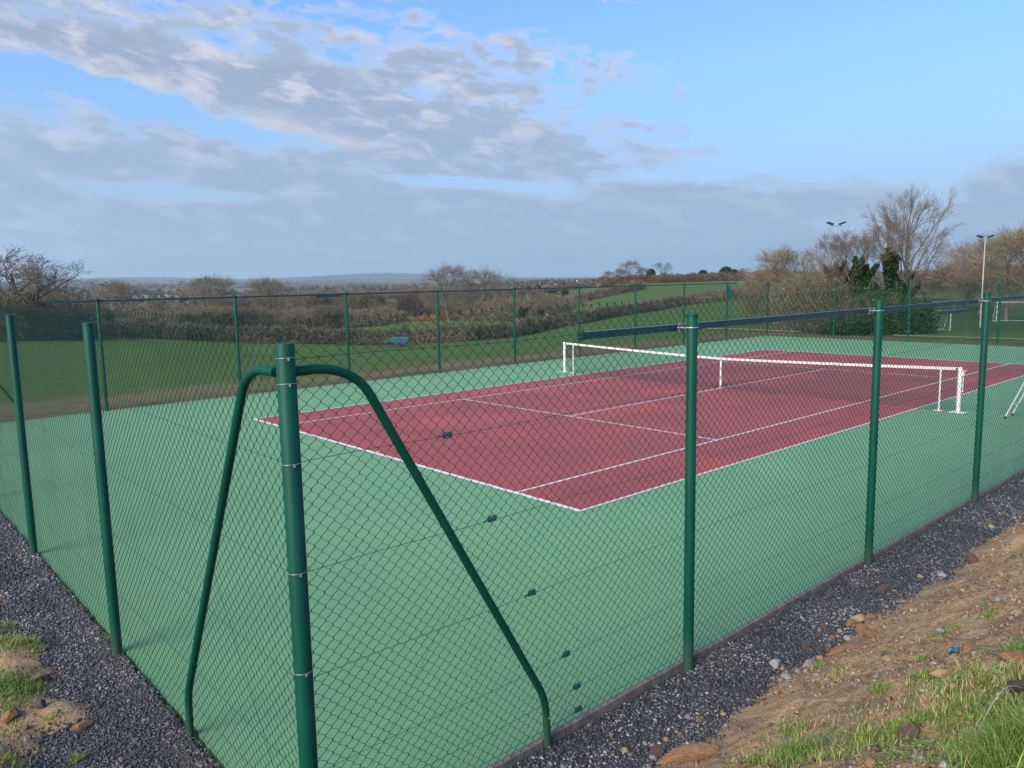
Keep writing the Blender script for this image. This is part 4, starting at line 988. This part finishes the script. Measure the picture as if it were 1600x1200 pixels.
# hedgerows ---------------------------------------------
def hp(lst): return [hit(*q) for q in lst]
bushmass('hedge', hp([(-60, 530), (100, 529), (200, 529), (330, 533), (420, 537), (520, 538), (640, 537), (730, 533), (800, 527)]), 1.9, 2.0, 26000, .26, MAT['hedge'], 'long dark trimmed hedge at the foot of the green field', 'hedge', 5000, MAT['twigd'], seed=11, ragged=.18)
bushmass('hedge', hp([(802, 526), (850, 516), (905, 507), (950, 497), (1000, 489), (1075, 476), (1150, 469), (1240, 466)]), 1.9, 2.2, 24000, .28, MAT['hedge'], 'curving hedge that climbs the hillside to the right', 'hedge', 4000, MAT['twigd'], seed=12, ragged=.2)
bushmass('hedge', hp([(872, 487), (890, 476), (925, 468), (975, 458), (1005, 452)]), 2.6, 3, 9000, .4, MAT['hedge'], 'short upper hedge dividing the two hill fields', 'hedge', 1500, MAT['twigd'], seed=13)
bushmass('hedge', [gp(x_, 312) for x_ in (940, 985, 1030, 1080, 1130, 1180, 1230, 1290)], 3.0, 3.4, 17000, .5, MAT['hedger'], 'russet hedge running along the hill crest', 'hedge', 2500, MAT['twig'], seed=14, ragged=.22)
bushmass('hedge', [gp(x_, 330) for x_ in (1380, 1440, 1500, 1560, 1640)], 5.2, 5, 16000, .7, MAT['hedge'], 'tall brown hedge across the fields at far right', 'hedge', 3000, MAT['twig'], seed=15, ragged=.25)
bushmass('hedge', [gp(x_, 400) for x_ in (780, 830, 880, 930)], 2.6, 3, 6000, .5, MAT['hedger'], 'small reddish hedge on the skyline left of the ridge trees', 'hedge', 800, MAT['twig'], seed=16)
# left wood edge
bushmass('scrub', [gp(x_, D_) for x_, D_ in ((-60, 92), (0, 94), (60, 100), (110, 112), (150, 125))], 4.2, 6, 15000, .3, MAT['hedge'], 'olive brown scrub under the left oak', 'bush', 4000, MAT['twig2'], seed=17, ragged=.5)
tr('oak', 46, 100, 392, 'spreading dark oak on the left skyline', rz=2.2, name='oak_tree', wide=1.35)
tr('bare', 3, 92, 376, 'thin upright bare tree at the left picture edge', name='bare_tree')
tr('oak', 92, 118, 440, 'low leaning branchy tree right of the left oak', rz=.7, name='oak_tree')
# named trees of the belt
tr('round2', 172, 200, 432, 'sparse pale tree beyond the left end post', name='bare_tree')
tr('bare', 232, 150, 452, 'dark thin tree between the first two far posts', name='bare_tree')
tr('ivied', 245, 165, 480, 'ivy covered stump like tree right of the dark thin tree', name='ivied_tree')
tr('round2', 322, 205, 424, 'broad hazy bare tree above the second far post', name='bare_tree', wide=1.3)
tr('round2', 422, 190, 426, 'pale bare tree directly above the corner post', name='bare_tree')
tr('ivied', 513, 175, 474, 'dark ivy column tree in the middle of the belt', name='ivied_tree')
tr('round', 700, 190, 405, 'largest rounded bare tree over the belt, left of its twin', rz=1, name='bare_tree', wide=1.15)
tr('round', 757, 198, 412, 'rounded bare tree right of the largest one', rz=3, name='bare_tree')
tr('ivied', 630, 160, 500, 'small ivy clad tree above the blue trailer', name='ivied_tree')
tr('ivied', 706, 165, 500, 'ivied stem at the foot of the largest belt tree', name='ivied_tree')
tr('ivied', 818, 150, 464, 'left of two dark ivied trees by the hill hedge', name='ivied_tree')
tr('ivied', 843, 150, 468, 'right of two dark ivied trees by the hill hedge', name='ivied_tree')
tr('bare', 878, 175, 478, 'bare brown tree at the left end of the hill field', name='bare_tree')
tr('round', 985, 312, 403, 'tall rounded tree on the ridge top', rz=.4, name='bare_tree')
tr('oak', 1036, 315, 408, 'wide low oak alone right of the tall ridge tree', rz=1.9, name='oak_tree')
tr('round', 968, 314, 417, 'shorter tree left of the tall ridge tree', name='bare_tree')
tr('round2', 953, 318, 421, 'faint leftmost tree of the ridge group', name='bare_tree')
tr('round', 1003, 316, 415, 'short tree right behind the tall ridge tree', name='bare_tree')
tr('round', 1160, 330, 417, 'small bare tree on the crest near the round evergreens', name='bare_tree')
def roundbush(px, D, ytop, wpx, label, seed):
    g_, H = at_top(px, D, ytop); w_ = wpx/FPX*D; r_ = np.random.default_rng(seed); n = 2600
    P = r_.normal(size=(n, 3)); P /= np.linalg.norm(P, axis=1, keepdims=True); P *= (.55+.45*r_.random((n, 1))**.4)*(1+.25*(fbm(P[:, :1]*3+5, P[:, 2:]*3, seed)-.5))
    P = P*np.array([w_/2, w_/2, H/2])+np.array([0, 0, H*.5]); V, F = leafcloud(P, r_.uniform(.25, .6, n))
    o = empty('evergreen_tree', g_); tag(o, label, 'tree')
    mesh_np('crown', V, F, MAT['ivy'], False, o, attr={'tone': np.repeat(np.clip(r_.random(n)*.7, 0, 1), 4)})
    mb = MB(); mb.tube([(0, 0, -.3), (0, 0, H*.6)], [.3, .15], 7); mb.build('trunk', MAT['bark'], o)
roundbush(1134, 320, 417, 20, 'larger round evergreen on the hill crest', 3)
roundbush(1098, 330, 422, 14, 'smaller round evergreen on the hill crest', 4)
roundbush(1147, 325, 421, 12, 'little evergreen touching the larger round one', 5)
roundbush(1017, 316, 420, 14, 'dark evergreen between the two ridge trees', 6)
roundbush(863, 240, 455, 16, 'dark round bush on the slope above ivied trees', 7)
roundbush(882, 250, 452, 14, 'second dark bush on the slope above ivied trees', 8)
# the belt: bare trees nobody could name one by one
LAB = 'bare brown tree in the dense woodland belt beyond the field hedge'; GRP = 'bare trees of the woodland belt'
keys = ['round', 'round2', 'shrub', 'shrub2', 'bare', 'round']
def belt(n, x0, x1, D0, D1, ytab, jit=9):
    for i in range(n):
        px = x0+(x1-x0)*(i+random.random())/n; D = random.uniform(D0, D1); yt = np.interp(px, *ytab)+random.uniform(-jit*.4, jit)
        g_, H = at_top(px, D, yt)
        if H < 1.5: continue
        if px > 540 and px < 840 and D < 205 and random.random() < .85: continue
        plant(random.choice(keys), g_-np.array([0, 0, .1]), H, LAB, rz=random.uniform(0, 6.3), group=GRP, wide=random.uniform(.9, 1.35) if H > 6 else random.uniform(1.2, 1.8))
belt(30, 100, 560, 150, 190, ([100, 200, 300, 420, 500, 560], [496, 490, 478, 476, 474, 470]))
belt(44, 90, 900, 200, 260, ([90, 200, 280, 310, 400, 470, 520, 640, 700, 780, 830, 900], [488, 484, 480, 458, 460, 452, 450, 446, 448, 444, 458, 470]))
belt(24, 420, 900, 260, 380, ([420, 480, 640, 780, 860, 900], [456, 452, 446, 446, 452, 457]))
belt(12, -20, 120, 120, 170, ([-20, 60, 120], [466, 470, 482]))
belt(12, 1170, 1300, 100, 200, ([1170, 1300], [428, 420]))
belt(16, 1440, 1640, 180, 300, ([1440, 1640], [412, 405]))
bushmass('undergrowth', [gp(x_, D_) for x_, D_ in ((60, 165), (150, 172), (250, 168), (350, 172), (450, 176), (540, 186), (600, 215))], 3.0, 14, 26000, .5, MAT['hedge'], 'brown scrubby undergrowth beneath the belt trees', 'undergrowth', 9000, MAT['twig'], seed=21, kind='stuff', ragged=.6)
bushmass('undergrowth', [gp(x_, D_) for x_, D_ in ((120, 225), (300, 235), (500, 235), (640, 238), (760, 230), (830, 215), (880, 215))], 3.6, 22, 30000, .6, MAT['hedge'], 'dense brown scrub deeper inside the woodland belt', 'undergrowth', 12000, MAT['twig2'], seed=22, kind='stuff', ragged=.6)
bushmass('undergrowth', [gp(x_, D_) for x_, D_ in ((735, 190), (790, 170), (850, 160), (880, 175))], 4.0, 8, 9000, .35, MAT['hedge'], 'brown thicket at the left foot of the hill field', 'undergrowth', 4000, MAT['twig'], seed=23, kind='stuff', ragged=.6)
bushmass('bracken', [gp(642, 208), gp(670, 206), gp(705, 204)], 1.0, 6, 5000, .35, MAT['bracken'], 'orange brown bracken patch above the small meadow', 'bracken', seed=24, kind='stuff')
# far woods and hedgerows as masses
def farmass(name, n, D0, D1, seed, label, size=(5, 11)):
    r_ = np.random.default_rng(seed); P = []
    lo = np.linspace(-500, 2100, 2600)
    for i in range(n):
        px = r_.uniform(-300, 1900); D = math.exp(r_.uniform(math.log(D0), math.log(D1))); L = r_.uniform(.5, 4)*D*.02
        c = gp(px, D)
        m = int(r_.integers(6, 30)); a = r_.choice([-.1, .1, .05])+YAW-math.pi/2
        t = np.linspace(-L, L, m)+r_.normal(0, L*.04, m)
        x = c[0]+t*math.cos(a)+r_.normal(0, L*.03, m); y = c[1]+t*math.sin(a)+r_.normal(0, L*.03, m); P.append(np.stack([x, y], -1))
    P = np.concatenate(P); n = len(P); z = land(P[:, 0], P[:, 1]); s = r_.uniform(*size, n)
    k = 26; Q = r_.normal(size=(n, k, 3)); Q /= np.linalg.norm(Q, axis=2, keepdims=True); Q *= r_.uniform(.3, 1, (n, k, 1))*s[:, None, None]*.5
    Q[:, :, 2] *= .75; Q = Q+np.stack([P[:, 0], P[:, 1], z+s*.33], -1)[:, None]; sz = np.repeat(s*.22, k); Q = Q.reshape(-1, 3)
    rt = rand_rot(len(Q)); V = np.einsum('nij,kj->nki', rt, LEAF-np.array([0, .5, 0]))*(sz*1.3)[:, None, None]+Q[:, None]
    o = mesh_np(name, V.reshape(-1, 3), np.arange(len(Q)*4).reshape(-1, 4), MAT['hedge'], False, attr={'tone': np.repeat(np.repeat(r_.random(n), k)*.4, 4)})
    tag(o, label, 'woodland', kind='stuff')
farmass('distant_woodland', 110, 450, 1100, 51, 'hedgerow trees dotted over the middle distance farmland', (3, 7))
farmass('distant_woodland', 300, 1100, 8500, 52, 'bluish woods and hedgerows on the far hills', (6, 12))

# ------------------------------------------------------------------ far buildings
MAT['wallw'] = material('white_render_wall', speck((.55, .55, .53), (.75, .75, .73), 1, .7, 0)); MAT['roofg'] = material('grey_roof', speck((.22, .23, .25), (.4, .41, .42), 1, .7, 0)); MAT['glass'] = material('window_glass', col=(.02, .025, .03), rough=.15)
def house(px, D, wpx, h, rh, label, name='house', group=None, cat='building', dep=5):
    g_ = gp(px, D); w_ = wpx/FPX*D; r = empty(name, g_, YAW-math.pi/2+random.uniform(-.2, .2)); tag(r, label, cat, group)
    mb = MB(); mb.box((0, 0, h/2-.3), (w_, dep, h+.6)); wl = mb.build('wall', MAT['wallw'], r)
    mb = MB(); e = .25; a = [(-w_/2-e, -dep/2-e, h), (w_/2+e, -dep/2-e, h), (w_/2+e, dep/2+e, h), (-w_/2-e, dep/2+e, h)]; rl, rr_ = (-w_/2-e, 0, h+rh), (w_/2+e, 0, h+rh)
    mb.quad([a[0], a[1], rr_, rl]); mb.quad([a[2], a[3], rl, rr_]); mb.quad([a[1], a[2], rr_]); mb.quad([a[3], a[0], rl]); mb.quad([(p_[0], p_[1], h-.004) for p_ in a][::-1]); mb.build('roof', MAT['roofg'], r)
    k = max(2, int(w_/2.4))
    for i in range(k):
        xx = -w_/2+w_*(i+.5)/k; mb = MB(); mb.box((xx, -dep/2-.02, h*.55), (.9, .06, h*.38), bev=.01); fr = mb.build('window', MAT['white'], r); mb = MB(); mb.box((xx, -dep/2-.06, h*.55), (.75, .03, h*.3)); mb.build('pane', MAT['glass'], fr)
    mb = MB(); mb.box((w_*.02, -dep/2-.03, .95), (.8, .07, 1.9), bev=.01); mb.build('door', MAT['roofg'], r)
house(90, 300, 11, 1.7, .5, 'leftmost small white caravan seen through the trees', 'caravan', cat='caravan', dep=3)
house(108, 296, 18, 2.2, .8, 'largest white caravan in the row behind trees', 'caravan', cat='caravan', dep=3)
house(138, 300, 22, 2.0, .7, 'long pale cabin in the row behind trees', 'caravan', cat='caravan', dep=3.5)
house(174, 298, 10, 1.7, .5, 'rightmost small white caravan beside the first far post', 'caravan', cat='caravan', dep=3)
house(899, 560, 7, 3.4, 1.6, 'tiny white house on the skyline left of the ridge trees', dep=6)

# farm trailer by the hedge
g_ = hit(622, 542, 60); tl = empty('farm_trailer', g_, YAW-math.pi/2); tag(tl, 'teal and blue low farm trailer parked before the field hedge', 'trailer')
tealm = material('teal_paint', speck((.015, .09, .12), (.03, .14, .17), 2, .35, 0)); bluem = material('navy_tarp', speck((.02, .05, .12), (.05, .10, .2), 2, .5, .3))
mb = MB(); S_ = 1.1
P = [(-1.0, .75), (-.75, 1.0), (.9, 1.05), (1.25, .85), (1.2, .55), (-.6, .55)]
for s_ in (-.7, .7): mb.quad([(x_*S_, s_, z_*S_) for x_, z_ in (P if s_ < 0 else P[::-1])])
for a, b in zip(P, P[1:]+P[:1]): mb.quad([(a[0]*S_, -.7, a[1]*S_), (a[0]*S_, .7, a[1]*S_), (b[0]*S_, .7, b[1]*S_), (b[0]*S_, -.7, b[1]*S_)])
mb.build('body', tealm, tl)
mb = MB(); mb.box((.45, -.74, .58), (1.25, .06, .5), bev=.02); mb.box((.45, .74, .58), (1.25, .06, .5), bev=.02); mb.build('side_panel', bluem, tl)
mb = MB(); mb.tube([(-.9, 0, .72), (-1.9, 0, .62)], .06, 8); mb.tube([(-1.5, 0, .64), (-1.5, 0, .05)], .035, 8); mb.box((-1.95, 0, .62), (.14, .1, .1), bev=.01); mb.build('drawbar', tealm, tl)
for s_ in (-.82, .82):
    mb = MB(); mb.tube([(.3, s_-.1, .33), (.3, s_+.1, .33)], .33, 20); w_ = mb.build('wheel', MAT['net'], tl); mb = MB(); mb.tube([(.3, s_-.115, .33), (.3, s_+.115, .33)], .17, 14); mb.build('rim', MAT['clamp'], w_)

# ------------------------------------------------------------------ right hand playing field
def goal(pxa, pxb, D, h, dp, label):
    a = gp(pxa, D); b = gp(pxb, D+1.0); L = np.linalg.norm((b-a)[:2]); r = empty('football_goal', a, math.atan2(b[1]-a[1], b[0]-a[0])); tag(r, label, 'goal', 'small goals on the grass pitch')
    zz = b[2]-a[2]
    for x_, z0 in ((0, 0), (L, zz)):
        mb = MB(); mb.tube([(x_, 0, z0), (x_, 0, h)], .035, 8); mb.build('goal_post', MAT['white'], r)
        mb = MB(); mb.tube([(x_, 0, h), (x_, dp*.4, h*.95), (x_, dp, z0+.03), (x_, 0, z0+.03)], .022, 6); mb.build('side_frame', MAT['white'], r)
    mb = MB(); mb.tube([(0, 0, h), (L, 0, h)], .035, 8); mb.build('crossbar', MAT['white'], r)
    mb = MB(); mb.tube([(0, dp, .03), (L, dp, zz+.03)], .022, 6); mb.build('back_bar', MAT['white'], r)
    P0, P1 = [], []
    for k in range(int(L/.12)): x_ = k*.12; P0 += [(x_, .01, h), (x_, dp*.4, h*.95)]; P1 += [(x_, dp*.4, h*.95), (x_, dp, .03)]
    for k in range(int(h/.12)): f = k*.12/h; P0 += [(0, dp*(1-.6*f), h*.95*f)]; P1 += [(L, dp*(1-.6*f), h*.95*f)]
    V, F = segs(P0, P1, np.full(len(P0), .002), np.full(len(P0), .002), 3); mesh_np('net', V, F, MAT['tape'], False, r)
goal(1424, 1488, 57, 1.2, .9, 'near small white football goal beyond the far end fence')
goal(1560, 1612, 100, 2.1, 1.2, 'larger white goal further back behind the right posts')
mb = MB()
pa, pb = hit(1100, 515.5, 38), hit(1250, 521, 38); pc_, pd = hit(1395, 526.5, 38), hit(1660, 535, 38)
for (a, b) in ((pa, pb), (pc_, pd)):
    n = 24
    for i in range(n):
        q0 = a+(b-a)*i/n; q1 = a+(b-a)*(i+1)/n; q0[2] = float(land(q0[0], q0[1]))+.10; q1[2] = float(land(q1[0], q1[1]))+.10
        if mb: mb.tube([q0, q1], .035, 6)
tag(mb.build('kerb_edging', MAT['kerb']), kind='structure')
def mast(px, D, ytop, label, halfw, pale):
    g_, H = at_top(px, D, ytop); r = empty('floodlight_mast', g_, YAW-math.pi/2); tag(r, label, 'floodlight', 'floodlight masts beside the pitch')
    mb = MB(); mb.tube([(0, 0, -.2), (0, 0, H)], [.065, .04], 10); mb.build('pole', MAT['mast'], r)
    mb = MB(); mb.tube([(-halfw, 0, H-.05), (halfw, 0, H-.05)], .035, 8); mb.build('crossarm', MAT['galv'], r)
    for s_ in (-1, 1):
        a = math.radians(18*s_); M3 = np.array([[math.cos(a), 0, -math.sin(a)], [0, 1, 0], [math.sin(a), 0, math.cos(a)]])
        mb = MB(); mb.box((s_*halfw, 0, H+.16), (.52, .4, .11), M3, bev=.03); l_ = mb.build('lamp', MAT['clamp'], r)
        mb = MB(); mb.box((s_*halfw, 0, H+.085), (.42, .3, .02), M3); mb.build('lens', MAT['glass'], l_)
mast(1303, 68, 352, 'floodlight mast rising behind the left ivied trees', .48, False)
mast(1535, 82, 372, 'white floodlight mast right of the tallest tree', .48, True)

# ------------------------------------------------------------------ haze
HAZE = 1.5e-4
lo_z = float(FZ.min())-1; mb = MB(); mb.box((2500, 2500, (lo_z+260)/2), (26000, 26000, 260-lo_z))
hm = bpy.data.materials.new('air_haze'); hm.use_nodes = True; hm.node_tree.nodes.clear(); NH = NT(hm.node_tree)
ho = NH.n('ShaderNodeOutputMaterial'); hv = NH.n('ShaderNodeVolumePrincipled'); hv.inputs['Density'].default_value = HAZE; hv.inputs['Color'].default_value = (.68, .90, .98, 1); hv.inputs['Anisotropy'].default_value = .2
NH.l(hv.outputs[0], ho.inputs['Volume']); hz = tag(mb.build('haze', hm), kind='stuff')
# ------------------------------------------------------------------ sky, sun
EXPO = 0.95
SUN_AZ, SUN_EL = YAW+R(180-40), R(34)     # behind and to the left of the camera
sd = np.array([math.cos(SUN_EL)*math.cos(SUN_AZ), math.cos(SUN_EL)*math.sin(SUN_AZ), math.sin(SUN_EL)])
sl = bpy.data.lights.new('sun', 'SUN'); sl.energy = 3.3; sl.angle = R(42); sl.color = (1, .85, .66); so = bpy.data.objects.new('sun', sl); C.objects.link(so)
so.rotation_euler = Vector(sd).to_track_quat('Z', 'Y').to_euler(); so.location = (0, 0, 40)
w = bpy.data.worlds.new('World'); bpy.context.scene.world = w; w.use_nodes = True; N = NT(w.node_tree); bg = w.node_tree.nodes['Background']
sky = N.n('ShaderNodeTexSky'); sky.sky_type = 'NISHITA'; sky.sun_disc = False; sky.sun_elevation = SUN_EL; sky.sun_rotation = math.pi/2-SUN_AZ
sky.altitude = 100; sky.air_density = 1.0; sky.dust_density = .6; sky.ozone_density = 2.2
SKYS = .12
bg.inputs[1].default_value = SKYS
gen = N.n('ShaderNodeTexCoord').outputs['Generated']
def dot(v, c):
    x = N.n('ShaderNodeVectorMath'); x.operation = 'DOT_PRODUCT'; N.l(v, x.inputs[0]); x.inputs[1].default_value = tuple(c); return x.outputs['Value']
fw = np.array([math.cos(YAW), math.sin(YAW), 0])
U = N.math('MULTIPLY', N.math('ARCTAN2', dot(gen, _r0), dot(gen, fw)), 57.2958)
Vv = N.math('MULTIPLY', N.math('ARCSINE', dot(gen, (0, 0, 1))), 57.2958)
def uv(px, py):
    d = ray(px, py); d = d/np.linalg.norm(d); return math.degrees(math.atan2(d@_r0, d@fw)), math.degrees(math.asin(d[2]))
cmb = N.n('ShaderNodeCombineXYZ'); N.l(U, cmb.inputs[0]); N.l(Vv, cmb.inputs[1]); uvv = cmb.outputs[0]
# layer of cloud, seen in perspective: stretched more towards the skyline
el = N.math('MAXIMUM', Vv, .5)
pv = N.math('MULTIPLY', N.math('LOGARITHM', N.math('ADD', el, 2.5), 2.71828), 12.0)
cm2 = N.n('ShaderNodeCombineXYZ'); N.l(U, cm2.inputs[0]); N.l(pv, cm2.inputs[1]); uv2 = cm2.outputs[0]
warp = N.noise(.10, 3, .5, uv2, 'Color')
wv = N.n('ShaderNodeVectorMath'); wv.operation = 'MULTIPLY_ADD'; N.l(warp, wv.inputs[0]); wv.inputs[1].default_value = (4.4, 2.4, 0); N.l(uvv, wv.inputs[2]); uvw = wv.outputs[0]
sep = N.n('ShaderNodeSeparateXYZ'); N.l(uvw, sep.inputs[0]); UX, VX = sep.outputs[0], sep.outputs[1]
ox, oy = 2.2, 1.2
def blob(px, py, rx, ry, rot, wgt):
    u0, v0 = uv(px, py); k = 1/21.15; c_, s_ = math.cos(R(rot)), math.sin(R(rot))
    du = N.math('SUBTRACT', UX, u0+ox); dv = N.math('SUBTRACT', VX, v0+oy)
    a = N.math('MULTIPLY_ADD', du, c_/(rx*k), N.math('MULTIPLY', dv, -s_/(rx*k))); b = N.math('MULTIPLY_ADD', du, s_/(ry*k), N.math('MULTIPLY', dv, c_/(ry*k)))
    q = N.math('MULTIPLY_ADD', a, a, N.math('MULTIPLY', b, b)); e = N.math('POWER', 2.71828, N.math('MULTIPLY', q, -1.0))
    return N.math('MULTIPLY', e, wgt)
BL = [(620, 195, 500, 62, 9, 1.15), (250, 280, 520, 75, 3, 1.0), (560, 330, 640, 56, 1, .85), (1000, 350, 330, 34, 0, .55), (700, 425, 1600, 46, 0, 1.0), (60, 65, 210, 38, 4, .8), (1600, 300, 95, 66, -25, 1.0),
      (1210, 305, 250, 24, 2, .62), (880, 110, 330, 52, 5, .48), (600, 60, 280, 50, 8, .40), (260, 25, 260, 28, 0, .45), (340, 105, 200, 36, 8, .5),
      (90, 124, 160, 20, 2, -1.2), (310, 180, 170, 15, 10, -1.3), (275, 298, 150, 12, 4, -2.2), (760, 290, 140, 12, 6, -2.0), (1130, 258, 200, 13, -3, -1.1), (1430, 130, 300, 120, 0, -1.0), (1460, 320, 40, 50, 20, -.6), (1330, 200, 140, 70, 0, -.4), (1000, 20, 300, 40, 0, -.3), (380, 60, 120, 14, 5, -.5), (50, 20, 60, 8, 0, -.3)]
cov = None
for b_ in BL:
    q = blob(*b_); cov = q if cov is None else N.math('ADD', cov, q)
tilt = N.n('ShaderNodeVectorMath'); tilt.operation = 'MULTIPLY'; cmt = N.n('ShaderNodeCombineXYZ'); N.l(U, cmt.inputs[0]); N.l(N.math('MULTIPLY_ADD', U, .13, Vv), cmt.inputs[1]); N.l(cmt.outputs[0], tilt.inputs[0]); tilt.inputs[1].default_value = (1, 2.5, 1)
n1 = N.noise(.115, 9, .60, tilt.outputs[0], dist=.35); n2 = N.noise(.42, 6, .62, tilt.outputs[0], dist=.25)
topf = N.ramp(N.math('DIVIDE', Vv, 25.0), [(.08, (.5, .5, .5)), (.35, (1, 1, 1))])
nn = N.math('ADD', N.math('MULTIPLY', N.math('SUBTRACT', n1, .5), 1.9), N.math('MULTIPLY', N.math('SUBTRACT', n2, .5), 1.5))
dens = N.math('ADD', N.math('MULTIPLY', cov, .66), N.math('MULTIPLY', nn, topf))
mask = N.ramp(dens, [(.10, (0, 0, 0)), (.30, (.5, .5, .5)), (.58, (1, 1, 1))], 'EASE')
K = 1/SKYS/2**EXPO
rr_ = N.ramp(dens, [(.10, (.58, .70, .92)), (.32, (.56, .63, .82)), (.55, (.405, .495, .68)), (.95, (.345, .43, .61))], 'EASE')
n3 = N.noise(.30, 6, .6, tilt.outputs[0], dist=.3)
rr_ = N.mix(N.ramp(n3, [(.49, (0, 0, 0)), (.64, (1, 1, 1))]), rr_, (.70, .71, .82))
for (px, py, rx, ry) in ((215, 128, 46, 13), (430, 188, 50, 14), (540, 222, 34, 10), (310, 388, 14, 5), (560, 395, 90, 5), (820, 300, 60, 9)):
    rr_ = N.mix(N.math('MULTIPLY', blob(px, py, rx, ry, 6, 1.0), .7, clamp=True), rr_, (.86, .78, .76))
vm = N.n('ShaderNodeVectorMath'); vm.operation = 'SCALE'; N.l(rr_, vm.inputs[0]); vm.inputs['Scale'].default_value = K*1.0; cloudc = vm.outputs[0]
skyc = N.mix(1.0, sky.outputs[0], N.ramp(N.math('DIVIDE', Vv, 32.0), [(0, (.52, .64, .76)), (.3, (.56, .74, .92)), (1, (.80, 1.0, 1.32))]), 'MULTIPLY')
out = N.mix(mask, skyc, cloudc)
# the skyline veil
veil = N.ramp(N.math('DIVIDE', Vv, 15.0), [(0, (.85, .85, .85)), (.4, (.68, .68, .68)), (.7, (.34, .34, .34)), (1, (0, 0, 0))])
vv = N.n('ShaderNodeVectorMath'); vv.operation = 'SCALE'; vv.inputs[0].default_value = (.375, .51, .75); vv.inputs['Scale'].default_value = K
out = N.mix(veil, out, vv.outputs[0])
N.l(out, bg.inputs[0])
sc = bpy.context.scene
sc.view_settings.view_transform = 'Standard'; sc.view_settings.look = 'None'; sc.view_settings.exposure = EXPO; sc.view_settings.gamma = 1
sc.cycles.max_bounces = 6; sc.cycles.diffuse_bounces = 3; sc.cycles.glossy_bounces = 2; sc.cycles.use_denoising = True
